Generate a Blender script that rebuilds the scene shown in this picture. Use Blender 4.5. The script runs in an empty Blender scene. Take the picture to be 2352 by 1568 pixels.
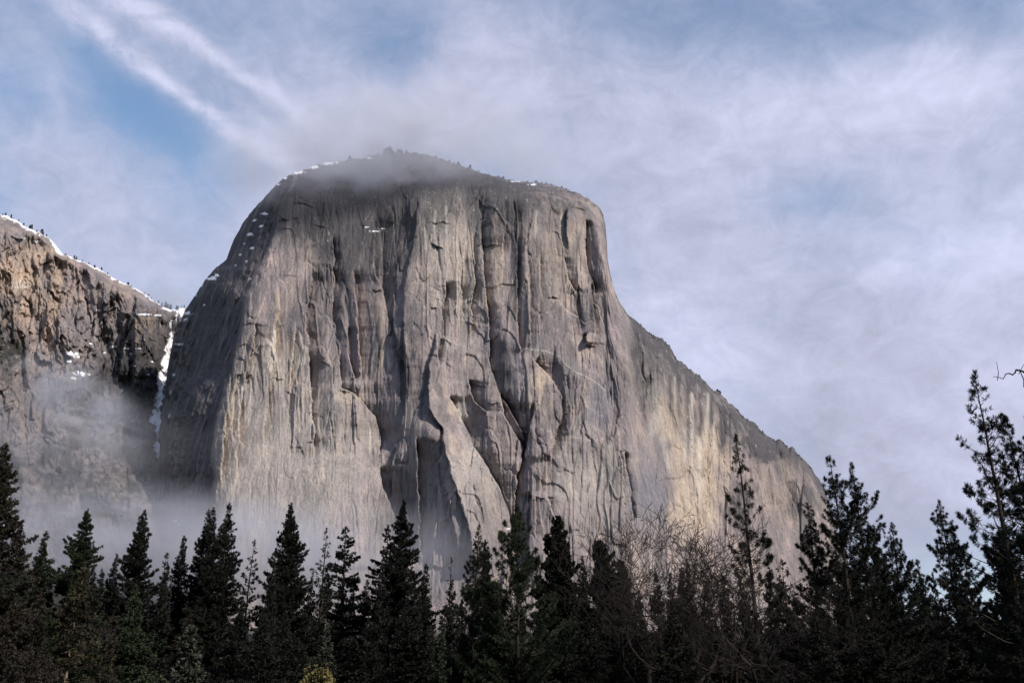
import bpy, math, random
import numpy as np
from mathutils import Vector

S = bpy.context.scene
COL = S.collection
R = math.radians

# ------------------------------------------------------------------ camera
FPX, CX, CY = 2287.0, 1176.0, 784.0          # focal length and centre on a 2352 x 1568 frame
PITCH = R(22.0)
CAMZ = 1.7
cam_data = bpy.data.cameras.new('camera')
cam = bpy.data.objects.new('camera', cam_data)
COL.objects.link(cam)
cam.location = (0, 0, CAMZ)
cam.rotation_euler = (R(90) + PITCH, 0, 0)
cam_data.sensor_width = 36.0
cam_data.lens = 36.0 * FPX / 2352.0
cam_data.clip_start = 0.1
cam_data.clip_end = 30000
S.camera = cam

# ------------------------------------------------------------------ sun, exposure
SUN_AZ, SUN_EL = R(132), R(34)               # behind the camera, to the right
SUN_STRENGTH = 4.6
sl = bpy.data.lights.new('sun', 'SUN')
sl.energy = SUN_STRENGTH
sl.angle = R(0.8)
sl.color = (1.0, 0.90, 0.78)
so = bpy.data.objects.new('sun', sl)
COL.objects.link(so)
sdir = Vector((math.sin(SUN_AZ) * math.cos(SUN_EL), math.cos(SUN_AZ) * math.cos(SUN_EL), math.sin(SUN_EL)))
so.rotation_euler = sdir.to_track_quat('Z', 'Y').to_euler()
so.location = sdir * 3000
S.view_settings.view_transform = 'Standard'
S.view_settings.look = 'None'
S.view_settings.exposure = 0.22
S.view_settings.gamma = 1.0
S.render.engine = 'CYCLES'
S.cycles.use_denoising = True
S.cycles.max_bounces = 6
S.cycles.diffuse_bounces = 2
S.cycles.volume_bounces = 1
S.cycles.transparent_max_bounces = 8


# ------------------------------------------------------------------ rays of the survey frame
def ray(px, py):
    a = (np.asarray(px, float) - CX) / FPX
    b = (CY - np.asarray(py, float)) / FPX
    return a, math.cos(PITCH) - b * math.sin(PITCH), math.sin(PITCH) + b * math.cos(PITCH)


def azel(px, py):
    x, y, z = ray(px, py)
    return math.atan2(x, y), math.atan2(z, math.hypot(x, y))


def at_depth(px, py, Y):
    x, y, z = ray(px, py)
    t = Y / y
    return np.stack([x * t, y * t, CAMZ + z * t], -1)


# ------------------------------------------------------------------ node maths
class E:
    """a float socket or number with operators that build Math nodes"""
    nt = None

    def __init__(self, v): self.v = v

    def _op(self, op, *o, clamp=False):
        n = E.nt.nodes.new('ShaderNodeMath')
        n.operation = op
        n.use_clamp = clamp
        for i, q in enumerate((self,) + o):
            q = q.v if isinstance(q, E) else q
            if isinstance(q, (int, float)): n.inputs[i].default_value = q
            else: E.nt.links.new(q, n.inputs[i])
        return E(n.outputs[0])

    def __add__(s, o): return s._op('ADD', o)
    def __radd__(s, o): return s._op('ADD', o)
    def __sub__(s, o): return s._op('SUBTRACT', o)
    def __rsub__(s, o): return E(o)._op('SUBTRACT', s)
    def __mul__(s, o): return s._op('MULTIPLY', o)
    def __rmul__(s, o): return s._op('MULTIPLY', o)
    def __truediv__(s, o): return s._op('DIVIDE', o)
    def pow(s, o): return s._op('POWER', o)
    def clamp(s): return s._op('ADD', 0.0, clamp=True)
    def smooth(s, a, b):
        n = E.nt.nodes.new('ShaderNodeMapRange')
        n.interpolation_type = 'SMOOTHSTEP'
        E.nt.links.new(s.v, n.inputs['Value'])
        n.inputs['From Min'].default_value = a
        n.inputs['From Max'].default_value = b
        return E(n.outputs['Result'])


def node(nt, t, **kw):
    n = nt.nodes.new(t)
    for k, v in kw.items(): setattr(n, k, v)
    return n


def noise(nt, vec, scale, detail=4, rough=0.55, dist=0.0, color=False):
    n = nt.nodes.new('ShaderNodeTexNoise')
    n.inputs['Scale'].default_value = scale
    n.inputs['Detail'].default_value = detail
    n.inputs['Roughness'].default_value = rough
    n.inputs['Distortion'].default_value = dist
    if vec is not None: nt.links.new(vec, n.inputs['Vector'])
    return n.outputs['Color'] if color else n.outputs['Fac']


def scaled(nt, vec, s, rot=(0, 0, 0), loc=(0, 0, 0)):
    m = nt.nodes.new('ShaderNodeMapping')
    m.inputs['Scale'].default_value = s
    m.inputs['Rotation'].default_value = rot
    m.inputs['Location'].default_value = loc
    nt.links.new(vec, m.inputs['Vector'])
    return m.outputs[0]


def mixc(nt, fac, a, b, blend='MIX'):
    m = nt.nodes.new('ShaderNodeMix')
    m.data_type = 'RGBA'
    m.blend_type = blend
    for sock, v in ((m.inputs[0], fac), (m.inputs[6], a), (m.inputs[7], b)):
        if isinstance(v, E): v = v.v
        if isinstance(v, (int, float)): sock.default_value = v
        elif isinstance(v, tuple): sock.default_value = (*v, 1.0) if len(v) == 3 else v
        else: nt.links.new(v, sock)
    return m.outputs[2]


# ------------------------------------------------------------------ world: Nishita sky and thin high cloud
W = bpy.data.worlds.new('World')
S.world = W
W.use_nodes = True
wt = W.node_tree
E.nt = wt
sky = node(wt, 'ShaderNodeTexSky', sky_type='NISHITA', sun_disc=False, sun_elevation=SUN_EL, sun_rotation=SUN_AZ)
sky.ozone_density = 2.6
sky.air_density = 1.25
sky.dust_density = 0.4
SKY_STRENGTH = 0.15
tc = wt.nodes.new('ShaderNodeTexCoord')
sx = wt.nodes.new('ShaderNodeSeparateXYZ')
wt.links.new(tc.outputs['Generated'], sx.inputs[0])
X_, Y_, Z_ = (E(sx.outputs[i]) for i in range(3))
warp = wt.nodes.new('ShaderNodeSeparateColor')
wt.links.new(noise(wt, tc.outputs['Generated'], 6.0, 5, 0.6, color=True), warp.inputs[0])
w1, w2 = E(warp.outputs[0]), E(warp.outputs[1])
WARP = 0.075
AZ = X_._op('ARCTAN2', Y_) + (w1 - 0.5) * WARP
EL = Z_._op('ARCSINE') + (w2 - 0.5) * WARP


def blob(p0, p1, width, amp, q=2.0):
    """soft bank of cloud: centre line p0-p1 (survey points turned into azimuth and elevation), width, opacity"""
    a0, e0 = azel(*p0)
    a1, e1 = azel(*p1)
    am, em = (a0 + a1) / 2, (e0 + e1) / 2
    ce = math.cos(em)
    du, dv = (a1 - a0) * ce, e1 - e0
    L = max(math.hypot(du, dv) / 2, 1e-4)
    c, s = du / (2 * L), dv / (2 * L)
    L += width / FPX * 0.6
    wv = width / FPX
    x = (AZ - am) * ce
    y = EL - em
    u = (x * c + y * s) * (1 / L)
    v = (y * c - x * s) * (1 / wv)
    r = (u * u)._op('POWER', 1.5) + v * v
    return (r * -1.0)._op('EXPONENT') * amp


def total(lst):
    t = lst[0]
    for q in lst[1:]: t = t + q
    return t


# cover: how much of the blue is veiled
cover = total([blob(*b) for b in (
    ((300, 60), (640, 330), 90, 0.20), ((20, 60), (60, 260), 70, 0.12),
    ((-20, 330), (320, 420), 110, 0.32), ((100, 190), (112, 270), 16, 0.2), ((60, 560), (460, 640), 130, 0.46),
    ((560, 520), (760, 360), 90, 0.38), ((760, 330), (1100, 250), 130, 0.62), ((1050, 120), (1500, 300), 170, 0.50),
    ((1650, 250), (2400, 150), 85, 0.50), ((1500, 330), (2400, 300), 110, 0.30), ((1500, 650), (1500, 1100), 300, 0.60),
    ((1900, 800), (2450, 620), 260, 0.55), ((2000, 1150), (2500, 900), 240, 0.62), ((600, 120), (800, 200), 100, 0.20),
    ((1450, 480), (1750, 560), 120, 0.35),
    ((300, 250), (480, 330), 75, -0.44), ((160, 130), (300, 240), 55, -0.40), ((880, 150), (990, 100), 85, -0.40),
    ((1750, 450), (1950, 440), 50, -0.26), ((1250, 10), (2352, -10), 70, -0.10), ((560, 345), (620, 360), 35, -0.32), ((0, 200), (60, 240), 70, -0.26),
)])
# wind-combed cirrus streaks keep straighter edges
AZw, ELw = AZ, EL
AZ = X_._op('ARCTAN2', Y_) + (w1 - 0.5) * 0.034
EL = Z_._op('ARCSINE') + (w2 - 0.5) * 0.034
STREAKS = (((110, -20), (350, 165), 28, 0.50), ((350, 165), (560, 312), 22, 0.54), ((560, 312), (690, 370), 30, 0.25), ((235, -30), (440, 92), 27, 0.54), ((440, 92), (590, 190), 17, 0.44), ((590, 190), (735, 288), 21, 0.60),
           ((500, 190), (640, 300), 14, 0.16))
streak = total([blob(*b) for b in STREAKS])
streak_b = total([blob(p, q, w * 0.85, a * 0.26) for p, q, w, a in STREAKS])
AZ, EL = AZw, ELw
comb = E(noise(wt, scaled(wt, tc.outputs['Generated'], (1, 1, 1.7), rot=(0, 0.5, 0)), 10.0, 9, 0.66, 0.6))
fine = E(noise(wt, scaled(wt, tc.outputs['Generated'], (1, 1, 1.4), rot=(0, 0.5, 0)), 24.0, 9, 0.66, 0.7))
coarse = E(noise(wt, scaled(wt, tc.outputs['Generated'], (1, 1, 2.0)), 3.2, 5, 0.55))
streak = streak * (fine * 2.2 + comb * 1.4 - 0.85)
cover = cover + streak + 0.36 + (comb - 0.5) * 0.56 + (coarse - 0.5) * 0.25 + (fine - 0.5) * 0.30
cover = cover.smooth(-0.22, 1.10)
bright = total([blob(*b) for b in (
    ((1700, 260), (2400, 150), 75, 0.14), ((2050, 600), (2400, 520), 90, 0.18), ((1480, 760), (1640, 860), 110, 0.12),
    ((2150, 1000), (2400, 820), 60, 0.14), ((2240, 1130), (2330, 1120), 60, 0.14),
    ((1750, 1150), (2200, 1250), 170, -0.14), ((1900, 700), (2000, 720), 110, -0.08), ((1700, 1000), (2000, 960), 60, -0.05),
)]) + streak_b
bright = (bright + 0.81) + (comb - 0.5) * 0.34 + (fine - 0.5) * 0.42
cloud = mixc(wt, 1.0, (0.575, 0.60, 0.785), (1, 1, 1), 'MULTIPLY')
vm = node(wt, 'ShaderNodeVectorMath', operation='SCALE')
wt.links.new(cloud, vm.inputs[0])
wt.links.new(bright.v, vm.inputs['Scale'])
vs = node(wt, 'ShaderNodeVectorMath', operation='SCALE')
wt.links.new(sky.outputs[0], vs.inputs[0])
vs.inputs['Scale'].default_value = SKY_STRENGTH
final = mixc(wt, cover, vs.outputs[0], vm.outputs[0])
bgn = wt.nodes['Background']
wt.links.new(final, bgn.inputs[0])
bgn.inputs[1].default_value = 1.0


# ------------------------------------------------------------------ tagging and mesh helpers
def tag(o, label=None, cat=None, group=None, kind=None):
    if label: o['label'] = label
    if cat: o['category'] = cat
    if group: o['group'] = group
    if kind: o['kind'] = kind
    return o


def mesh_np(name, verts, faces=None, loops=None, lstart=None, smooth=True):
    """mesh from numpy: faces (n,k) or flat loops + start"""
    me = bpy.data.meshes.new(name)
    verts = np.ascontiguousarray(verts, np.float32)
    me.vertices.add(len(verts))
    me.vertices.foreach_set('co', verts.ravel())
    if faces is not None:
        faces = np.asarray(faces, np.int32)
        n, k = faces.shape
        loops = faces.ravel()
        lstart = np.arange(0, n * k, k, dtype=np.int32)
    me.loops.add(len(loops))
    me.loops.foreach_set('vertex_index', np.ascontiguousarray(loops, np.int32))
    me.polygons.add(len(lstart))
    me.polygons.foreach_set('loop_start', np.ascontiguousarray(lstart, np.int32))
    me.update(calc_edges=True)
    if smooth:
        me.polygons.foreach_set('use_smooth', np.ones(len(lstart), bool))
    return me


def add_obj(name, me, mat=None, parent=None):
    o = bpy.data.objects.new(name, me)
    COL.objects.link(o)
    if mat is not None and me is not None and not me.materials: me.materials.append(mat)
    if parent is not None: o.parent = parent
    return o


def attr(me, name, vals):
    a = me.attributes.new(name, 'FLOAT', 'POINT')
    a.data.foreach_set('value', np.ascontiguousarray(vals, np.float32).ravel())


# ------------------------------------------------------------------ numpy noise
def _hash(ix, iy, seed):
    h = (ix.astype(np.int64) * 374761393 + iy.astype(np.int64) * 668265263 + seed * 1442695041) & 0xffffffff
    h = ((h ^ (h >> 13)) * 1274126177) & 0xffffffff
    return ((h ^ (h >> 16)) & 0xffffff) / float(0xffffff)


def vnoise(x, y, seed=0):
    xi, yi = np.floor(x), np.floor(y)
    xf, yf = x - xi, y - yi
    u = xf * xf * xf * (xf * (xf * 6 - 15) + 10)
    v = yf * yf * yf * (yf * (yf * 6 - 15) + 10)
    a = _hash(xi, yi, seed); b = _hash(xi + 1, yi, seed)
    c = _hash(xi, yi + 1, seed); d = _hash(xi + 1, yi + 1, seed)
    return (a + (b - a) * u) * (1 - v) + (c + (d - c) * u) * v


def fbm(x, y, seed=0, octv=4, gain=0.5, lac=2.03):
    t = 0; amp = 1; n = 0
    for i in range(octv):
        t = t + amp * vnoise(x, y, seed + i * 17)
        n += amp; amp *= gain
        x = x * lac + 13.7; y = y * lac + 7.1
    return t / n - 0.5


def cells(x, y, seed, hamp, tilt):
    """slabs: voronoi cells, each with its own stand-out and tilt; returns relief and edge distance"""
    xi, yi = np.floor(x), np.floor(y)
    best = np.full(x.shape, 1e9); second = np.full(x.shape, 1e9)
    rel = np.zeros(x.shape)
    for dj in (-1, 0, 1):
        for di in (-1, 0, 1):
            cx, cy = xi + di, yi + dj
            fx = cx + 0.1 + 0.8 * _hash(cx, cy, seed)
            fy = cy + 0.1 + 0.8 * _hash(cx, cy, seed + 5)
            d = (x - fx) ** 2 + (y - fy) ** 2
            m = d < best
            second = np.where(m, best, np.minimum(second, d))
            h = (_hash(cx, cy, seed + 9) - 0.5) * 2 * hamp + (x - fx) * (_hash(cx, cy, seed + 11) - 0.5) * 2 * tilt \
                + (y - fy) * (_hash(cx, cy, seed + 15) - 0.5) * 1.2 * tilt
            rel = np.where(m, h, rel)
            best = np.where(m, d, best)
    return rel, np.sqrt(second) - np.sqrt(best)


def sstep(x, a, b):
    t = np.clip((x - a) / (b - a), 0, 1)
    return t * t * (3 - 2 * t)


def softplus(x, r):
    return r * np.logaddexp(0, x / r)


def line_x(py, pts):
    p = sorted(pts, key=lambda q: q[1])
    return np.interp(py, [q[1] for q in p], [q[0] for q in p])


def curve_y(px, pts):
    return np.interp(px, [q[0] for q in pts], [q[1] for q in pts])

# ------------------------------------------------------------------ rock material
def rock_material(name, base, tan, dark, TANMIX=0.4):
    m = bpy.data.materials.new(name)
    m.use_nodes = True
    nt = m.node_tree
    E.nt = nt
    bs = nt.nodes['Principled BSDF']
    bs.inputs['Roughness'].default_value = 0.9
    bs.inputs['Specular IOR Level'].default_value = 0.15
    geo = nt.nodes.new('ShaderNodeNewGeometry')
    P = geo.outputs['Position']

    def att(n):
        a = nt.nodes.new('ShaderNodeAttribute')
        a.attribute_name = n
        return E(a.outputs['Fac'])
    broad = E(noise(nt, scaled(nt, P, (0.012, 0.012, 0.006)), 1.0, 4, 0.6))
    c = mixc(nt, broad.smooth(0.35, 0.65), base, tuple(b * f for b, f in zip(base, (0.98, 0.93, 1.04))))
    # broad sheets of cooler and warmer stone
    bands = E(noise(nt, scaled(nt, P, (0.045, 0.045, 0.007), loc=(17, 3, 9)), 1.0, 5, 0.62, 0.4))
    c = mixc(nt, bands.smooth(0.42, 0.60) * 0.85, c, tuple(b * f for b, f in zip(base, (0.62, 0.64, 0.70))))
    c = mixc(nt, (1.0 - bands.smooth(0.34, 0.46)) * 0.8, c, tuple(b * f for b, f in zip(base, (1.36, 1.25, 1.19))))
    st1 = E(noise(nt, scaled(nt, P, (0.10, 0.10, 0.0075)), 1.0, 5, 0.62, 0.3))
    st2 = E(noise(nt, scaled(nt, P, (0.34, 0.34, 0.013)), 1.0, 4, 0.6, 0.4))
    tn = E(noise(nt, scaled(nt, P, (0.03, 0.03, 0.012), loc=(31, 7, 3)), 1.0, 5, 0.6, 0.5))
    # weathered rock: warm fresh scars, dark lichen and water streaks, shade painted on the flank
    c = mixc(nt, (att('tan') * (tn.smooth(0.25, 0.6)) + tn.smooth(0.56, 0.74) * TANMIX).clamp(), c, tan)
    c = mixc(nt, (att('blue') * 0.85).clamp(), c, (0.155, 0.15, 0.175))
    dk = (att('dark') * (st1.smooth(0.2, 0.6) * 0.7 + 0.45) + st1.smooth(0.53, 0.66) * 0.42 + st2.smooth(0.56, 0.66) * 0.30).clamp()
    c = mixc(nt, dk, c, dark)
    c = mixc(nt, (att('pale') * 0.9 + (1.0 - st2.smooth(0.32, 0.43)) * (1.0 - st1.smooth(0.38, 0.50)) * 0.45).clamp(), c, (0.50, 0.465, 0.42))
    fl = E(noise(nt, scaled(nt, P, (0.22, 0.22, 0.013), loc=(5, 9, 2)), 1.0, 5, 0.68, 0.3))
    grain = E(noise(nt, P, 0.28, 6, 0.65))
    g = node(nt, 'ShaderNodeVectorMath', operation='SCALE')
    nt.links.new(c, g.inputs[0])
    nt.links.new((grain * 0.8 + fl * 0.62 + 0.31).v, g.inputs['Scale'])
    c = g.outputs[0]
    c = mixc(nt, att('bush').clamp(), c, (0.026, 0.028, 0.024))
    c = mixc(nt, att('snow').clamp(), c, (0.80, 0.82, 0.87))
    nt.links.new(c, bs.inputs['Base Color'])
    # cracks and fine roughness as relief
    b1 = E(noise(nt, scaled(nt, P, (0.15, 0.15, 0.045)), 1.0, 7, 0.62, 0.15))
    b2 = E(noise(nt, scaled(nt, P, (0.5, 0.5, 0.2)), 1.0, 5, 0.6))
    bump = nt.nodes.new('ShaderNodeBump')
    bump.inputs['Strength'].default_value = 0.7
    bump.inputs['Distance'].default_value = 4.6
    nt.links.new((b1 + b2 * 0.28).v, bump.inputs['Height'])
    nt.links.new(bump.outputs[0], bs.inputs['Normal'])
    return m


M_ROCK = rock_material('granite', (0.236, 0.208, 0.197), (0.37, 0.304, 0.25), (0.070, 0.067, 0.074))
M_WEST = rock_material('west_granite', (0.21, 0.185, 0.175), (0.44, 0.325, 0.235), (0.055, 0.052, 0.056), 0.15)


def wall_mesh(name, xs, top, bottom, rows, depth_fn, mat, back, power=1.0):
    """rock wall: columns along azimuth, rows from the skyline down to the valley floor, true depth from depth_fn"""
    tp = top(xs)
    v = np.linspace(0, 1, rows)
    low = 50                                     # the hidden talus needs few rows
    foot = np.maximum(1455.0, tp + 30)
    px = np.repeat(xs[None, :], rows + low, 0)
    py = np.concatenate([tp[None, :] + (foot - tp)[None, :] * v[:, None],
                         foot[None, :] + (bottom - foot)[None, :] * np.linspace(0, 1, low + 1)[1:, None]], 0)
    rows += low
    Y, attrs = depth_fn(px, py, np.repeat(tp[None, :], rows, 0))
    P = at_depth(px, py, Y)
    # the top runs on behind the skyline so that the mountain has its depth
    ext = []
    for d, dz in back[::-1]:
        q = P[0].copy()
        q[:, 1] += d
        q[:, 2] += dz
        q[:, 0] *= (1 + d / 6000)
        ext.append(q)
    nb = len(back)
    P = np.concatenate([np.stack(ext), P], 0)
    n, m = P.shape[:2]
    idx = np.arange(n * m).reshape(n, m)
    F = np.stack([idx[:-1, :-1], idx[1:, :-1], idx[1:, 1:], idx[:-1, 1:]], -1).reshape(-1, 4)
    me = mesh_np(name, P.reshape(-1, 3), F)
    for k, a in attrs.items():
        a = np.concatenate([np.repeat(a[:1], nb, 0), a], 0)
        attr(me, k, a)
    return add_obj(name, me, mat), P


# ------------------------------------------------------------------ the great granite wall
TOP = [(335, 1180), (355, 1100), (366, 1040), (371, 955), (377, 920), (384, 850), (398, 776), (412, 745), (424, 715),
       (440, 690), (462, 658), (480, 634), (497, 612), (520, 592), (536, 552), (556, 515), (580, 484), (600, 460), (622, 436),
       (640, 416), (665, 402), (690, 393), (720, 380), (760, 371), (800, 364), (850, 358), (900, 352), (930, 351), (962, 353),
       (1000, 362), (1050, 377), (1100, 394), (1140, 407), (1180, 415), (1230, 420), (1280, 428), (1320, 440),
       (1350, 455), (1372, 470), (1385, 490), (1391, 520), (1394, 560), (1396, 600), (1402, 630), (1412, 668), (1427, 700),
       (1442, 722), (1470, 745), (1500, 772), (1520, 780), (1545, 812), (1570, 838), (1610, 872), (1650, 905), (1690, 940),
       (1720, 962), (1750, 990), (1790, 1012), (1820, 1032), (1850, 1057), (1868, 1085), (1882, 1104), (1900, 1150),
       (1925, 1230), (1960, 1320), (2020, 1420), (2300, 1560)]
NW_EDGE = [(690, 405), (662, 430), (645, 470), (643, 535), (615, 594), (574, 652), (557, 725), (550, 784), (538, 834), (532, 878),
           (505, 922), (495, 981), (491, 1040), (495, 1120), (505, 1250), (510, 1700)]
PROW = [(1352, 430), (1366, 480), (1385, 560), (1393, 620), (1418, 690), (1438, 740), (1441, 850), (1447, 1000), (1456, 1200), (1462, 1700)]
RIM = [(300, 0), (640, 418), (690, 428), (740, 440), (800, 446), (900, 452), (1000, 440), (1100, 440), (1180, 440), (1280, 446), (1340, 462), (1385, 505), (1400, 0), (2400, 0)]

# corners: polyline, (left stand-out m, fade px), (right stand-out m, fade px), y-range fade
CORNERS = [
    # upper left, cracks of the left slab
    ([(764, 560), (766, 609), (772, 638), (763, 667), (764, 726), (775, 790), (780, 866)], (3, 30), (-9, 12), 25),
    ([(716, 640), (705, 720), (710, 849), (716, 922), (719, 981), (722, 1028)], (7, 40), (-15, 34), 30),
    ([(640, 690), (632, 760), (628, 840), (612, 930), (606, 1000)], (4, 20), (-6, 16), 40),
    ([(588, 760), (570, 840), (556, 900), (548, 1000), (540, 1080)], (6, 16), (-7, 16), 40),
    ([(530, 880), (520, 950), (512, 1030), (508, 1090)], (6, 14), (-6, 14), 40),
    ([(678, 760), (668, 860), (662, 950)], (3, 20), (-4, 10), 30),
    # centre
    ([(860, 520), (862, 560), (862, 630), (877, 655), (886, 700), (897, 757)], (3, 30), (-8, 34), 25),
    ([(812, 640), (820, 720), (822, 780), (830, 850)], (5, 18), (-12, 26), 30),
    ([(800, 760), (802, 830), (815, 870)], (2, 14), (-13, 16), 14),
    ([(958, 480), (956, 530), (939, 594), (927, 682), (927, 773), (933, 893), (925, 960), (916, 1000)], (-4, 20), (3, 30), 40),
    ([(905, 640), (900, 720), (912, 800), (930, 850)], (-10, 22), (6, 22), 40),
    ([(1000, 796), (986, 843), (983, 887), (986, 937), (1000, 962), (1015, 981), (1027, 1054), (1038, 1098), (1062, 1165), (1074, 1204), (1090, 1300)], (-9, 30), (5, 60), 35),
    ([(1027, 660), (1015, 708), (1012, 747), (1006, 826)], (4, 24), (-13, 13), 18),
    ([(1062, 600), (1058, 660), (1064, 720)], (3, 18), (-8, 12), 25),
    ([(1085, 560), (1092, 640), (1084, 700), (1080, 760)], (2, 18), (-9, 14), 30),
    ([(1106, 565), (1112, 640), (1120, 711), (1122, 745), (1126, 834), (1147, 908), (1160, 960), (1187, 1000), (1202, 1030), (1192, 1080), (1183, 1127), (1180, 1250)], (4, 60), (-11, 24), 26),
    ([(1152, 911), (1170, 940), (1187, 969), (1205, 1013)], (8, 24), (-14, 22), 20),
    ([(1227, 936), (1220, 970), (1211, 1010), (1204, 1050)], (-13, 24), (7, 60), 14),
    ([(1178, 470), (1180, 520), (1186, 580), (1188, 660), (1188, 755), (1196, 800)], (4, 20), (-9, 18), 25),
    ([(1210, 560), (1214, 640), (1215, 740), (1222, 800)], (3, 12), (-7, 12), 30),
    ([(1098, 460), (1102, 520), (1106, 560)], (2, 14), (-8, 20), 20),
    ([(1160, 470), (1160, 540), (1156, 580)], (5, 18), (-9, 14), 20),
    # right
    ([(1345, 515), (1348, 609), (1366, 667)], (2, 16), (-15, 15), 14),
    ([(1357, 660), (1360, 700), (1372, 773)], (4, 16), (-9, 14), 14),
    ([(1296, 598), (1304, 640), (1318, 668)], (4, 18), (-11, 10), 10),
    ([(1302, 490), (1300, 530), (1304, 560)], (-9, 14), (7, 26), 18),
    ([(1326, 662), (1324, 710), (1332, 756)], (4, 14), (-7, 12), 14),
    ([(1240, 600), (1242, 680), (1236, 760)], (3, 16), (-5, 14), 30),
    ([(1270, 500), (1276, 560), (1280, 600)], (3, 16), (-5, 14), 30),
    ([(1346, 770), (1345, 786)], (-9, 10), (11, 20), 8),
    ([(1234, 831), (1252, 850), (1269, 872), (1287, 911), (1293, 951), (1281, 981), (1272, 1010), (1266, 1039)], (4, 90), (-12, 26), 22),
    ([(1250, 1040), (1245, 1090), (1240, 1130)], (2, 20), (-3, 16), 25),
    ([(1402, 900), (1420, 1000), (1430, 1100), (1436, 1250)], (4, 14), (-4, 10), 40),
    ([(1436, 1045), (1440, 1080), (1448, 1130), (1452, 1190)], (3, 8), (-14, 9), 10),
    # lower left slabs
    ([(782, 890), (810, 902), (839, 931), (862, 957), (871, 990), (874, 1030)], (4, 120), (-12, 26), 14),
    ([(872, 1080), (879, 1113), (895, 1157), (912, 1210), (925, 1300)], (6, 140), (-12, 60), 14),
    ([(908, 1030), (898, 1078), (897, 1120)], (-4, 20), (3, 30), 20),
    ([(958, 1020), (960, 1080), (963, 1180), (966, 1260)], (6, 26), (-9, 30), 20),
    ([(1010, 1060), (1024, 1120), (1036, 1170), (1050, 1260)], (-8, 26), (6, 30), 20),
    ([(1038, 918), (1052, 950), (1068, 981), (1088, 1025), (1112, 1060), (1132, 1092), (1150, 1130), (1161, 1157), (1172, 1186), (1180, 1260)], (5, 120), (-18, 26), 12),
    ([(1075, 880), (1090, 920), (1117, 945)], (8, 20), (-14, 24), 10),
    ([(1085, 1120), (1096, 1160), (1104, 1200)], (3, 14), (-8, 12), 14),
    ([(1232, 1142), (1228, 1180), (1232, 1230)], (3, 10), (-6, 10), 12),
    ([(1220, 1140), (1216, 1200), (1214, 1300)], (-18, 22), (10, 60), 14),
    ([(1258, 1140), (1272, 1180), (1286, 1220)], (5, 30), (-4, 16), 14),
    # eastern face
    ([(1456, 735), (1462, 790), (1470, 850), (1480, 880)], (2, 12), (-10, 16), 20),
    ([(1490, 860), (1493, 910), (1495, 953)], (2, 14), (-5, 12), 20),
    ([(1585, 960), (1590, 1040), (1600, 1100)], (2, 14), (-4, 12), 30),
    ([(1618, 1050), (1624, 1110), (1628, 1170)], (2, 12), (-6, 10), 20),
    ([(1660, 900), (1662, 980), (1664, 1060)], (2, 14), (-5, 14), 30),
    ([(1790, 1030), (1800, 1100), (1830, 1180)], (4, 24), (-8, 22), 30),
    ([(1730, 1060), (1750, 1130), (1762, 1200)], (3, 20), (-6, 18), 30),
]
# broad faces of the wall: (left edge, right edge, slope): positive faces turn left, away from the sun
FACES = [
    ([(850, 430), (872, 520), (880, 600), (890, 700), (885, 800), (880, 900), (872, 1010)], [(962, 430), (958, 520), (942, 600), (930, 700), (936, 760), (968, 830), (982, 890), (985, 940), (988, 1010)], .46, 50),
    ([(872, 990), (885, 1080), (905, 1160), (925, 1280)], [(985, 950), (1012, 1000), (1027, 1054), (1042, 1110), (1066, 1170), (1090, 1280)], .54, 40),
    ([(986, 900), (1014, 985), (1029, 1054), (1044, 1110), (1068, 1170), (1092, 1280)], [(1036, 900), (1068, 981), (1088, 1025), (1132, 1092), (1161, 1157), (1180, 1280)], -.24, 30),
    ([(1120, 690), (1126, 834), (1147, 908), (1187, 985), (1203, 1020), (1190, 1080), (1183, 1130), (1180, 1260)], [(1142, 690), (1170, 834), (1192, 908), (1214, 960), (1226, 1020), (1220, 1080), (1212, 1130), (1218, 1260)], .52, 30),
    ([(1165, 800), (1192, 908), (1214, 960)], [(1226, 800), (1232, 908), (1236, 960)], .22, 40),
    ([(1066, 870), (1075, 940), (1092, 1010), (1130, 1080)], [(1110, 870), (1116, 940), (1128, 1010), (1150, 1080)], .36, 30),
    ([(1278, 850), (1290, 911), (1294, 951), (1276, 1020)], [(1322, 850), (1336, 911), (1338, 951), (1316, 1020)], .42, 30),
    ([(1178, 460), (1188, 600), (1190, 770)], [(1200, 460), (1208, 600), (1208, 770)], .4, 40),
    ([(764, 560), (772, 638), (763, 690), (775, 790), (780, 866)], [(786, 560), (794, 638), (784, 690), (798, 790), (802, 866)], .42, 40),
    ([(712, 830), (718, 922), (722, 1030)], [(762, 830), (766, 922), (760, 1030)], .40, 50),
    ([(800, 700), (812, 800), (830, 880)], [(868, 700), (880, 800), (880, 880)], .20, 60),
    ([(1346, 520), (1350, 609), (1368, 670)], [(1370, 520), (1378, 609), (1388, 670)], .5, 24),
    ([(1300, 590), (1318, 660), (1332, 760)], [(1318, 590), (1334, 660), (1348, 760)], .4, 30),
    ([(700, 420), (700, 560)], [(850, 420), (850, 560)], .16, 60),
    ([(1100, 450), (1106, 540)], [(1128, 450), (1128, 540)], .5, 30),
    ([(985, 640), (985, 880)], [(1110, 640), (1112, 880)], -.16, 60),
    ([(540, 860), (520, 1200)], [(708, 860), (880, 1200)], -.12, 80),
    ([(1220, 1020), (1218, 1200)], [(1272, 1020), (1268, 1200)], .16, 40),
    ([(1135, 600), (1140, 760)], [(1180, 600), (1182, 760)], -.25, 40),
    ([(770, 900), (780, 1000)], [(862, 900), (872, 1000)], -.22, 40),
]
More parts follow.
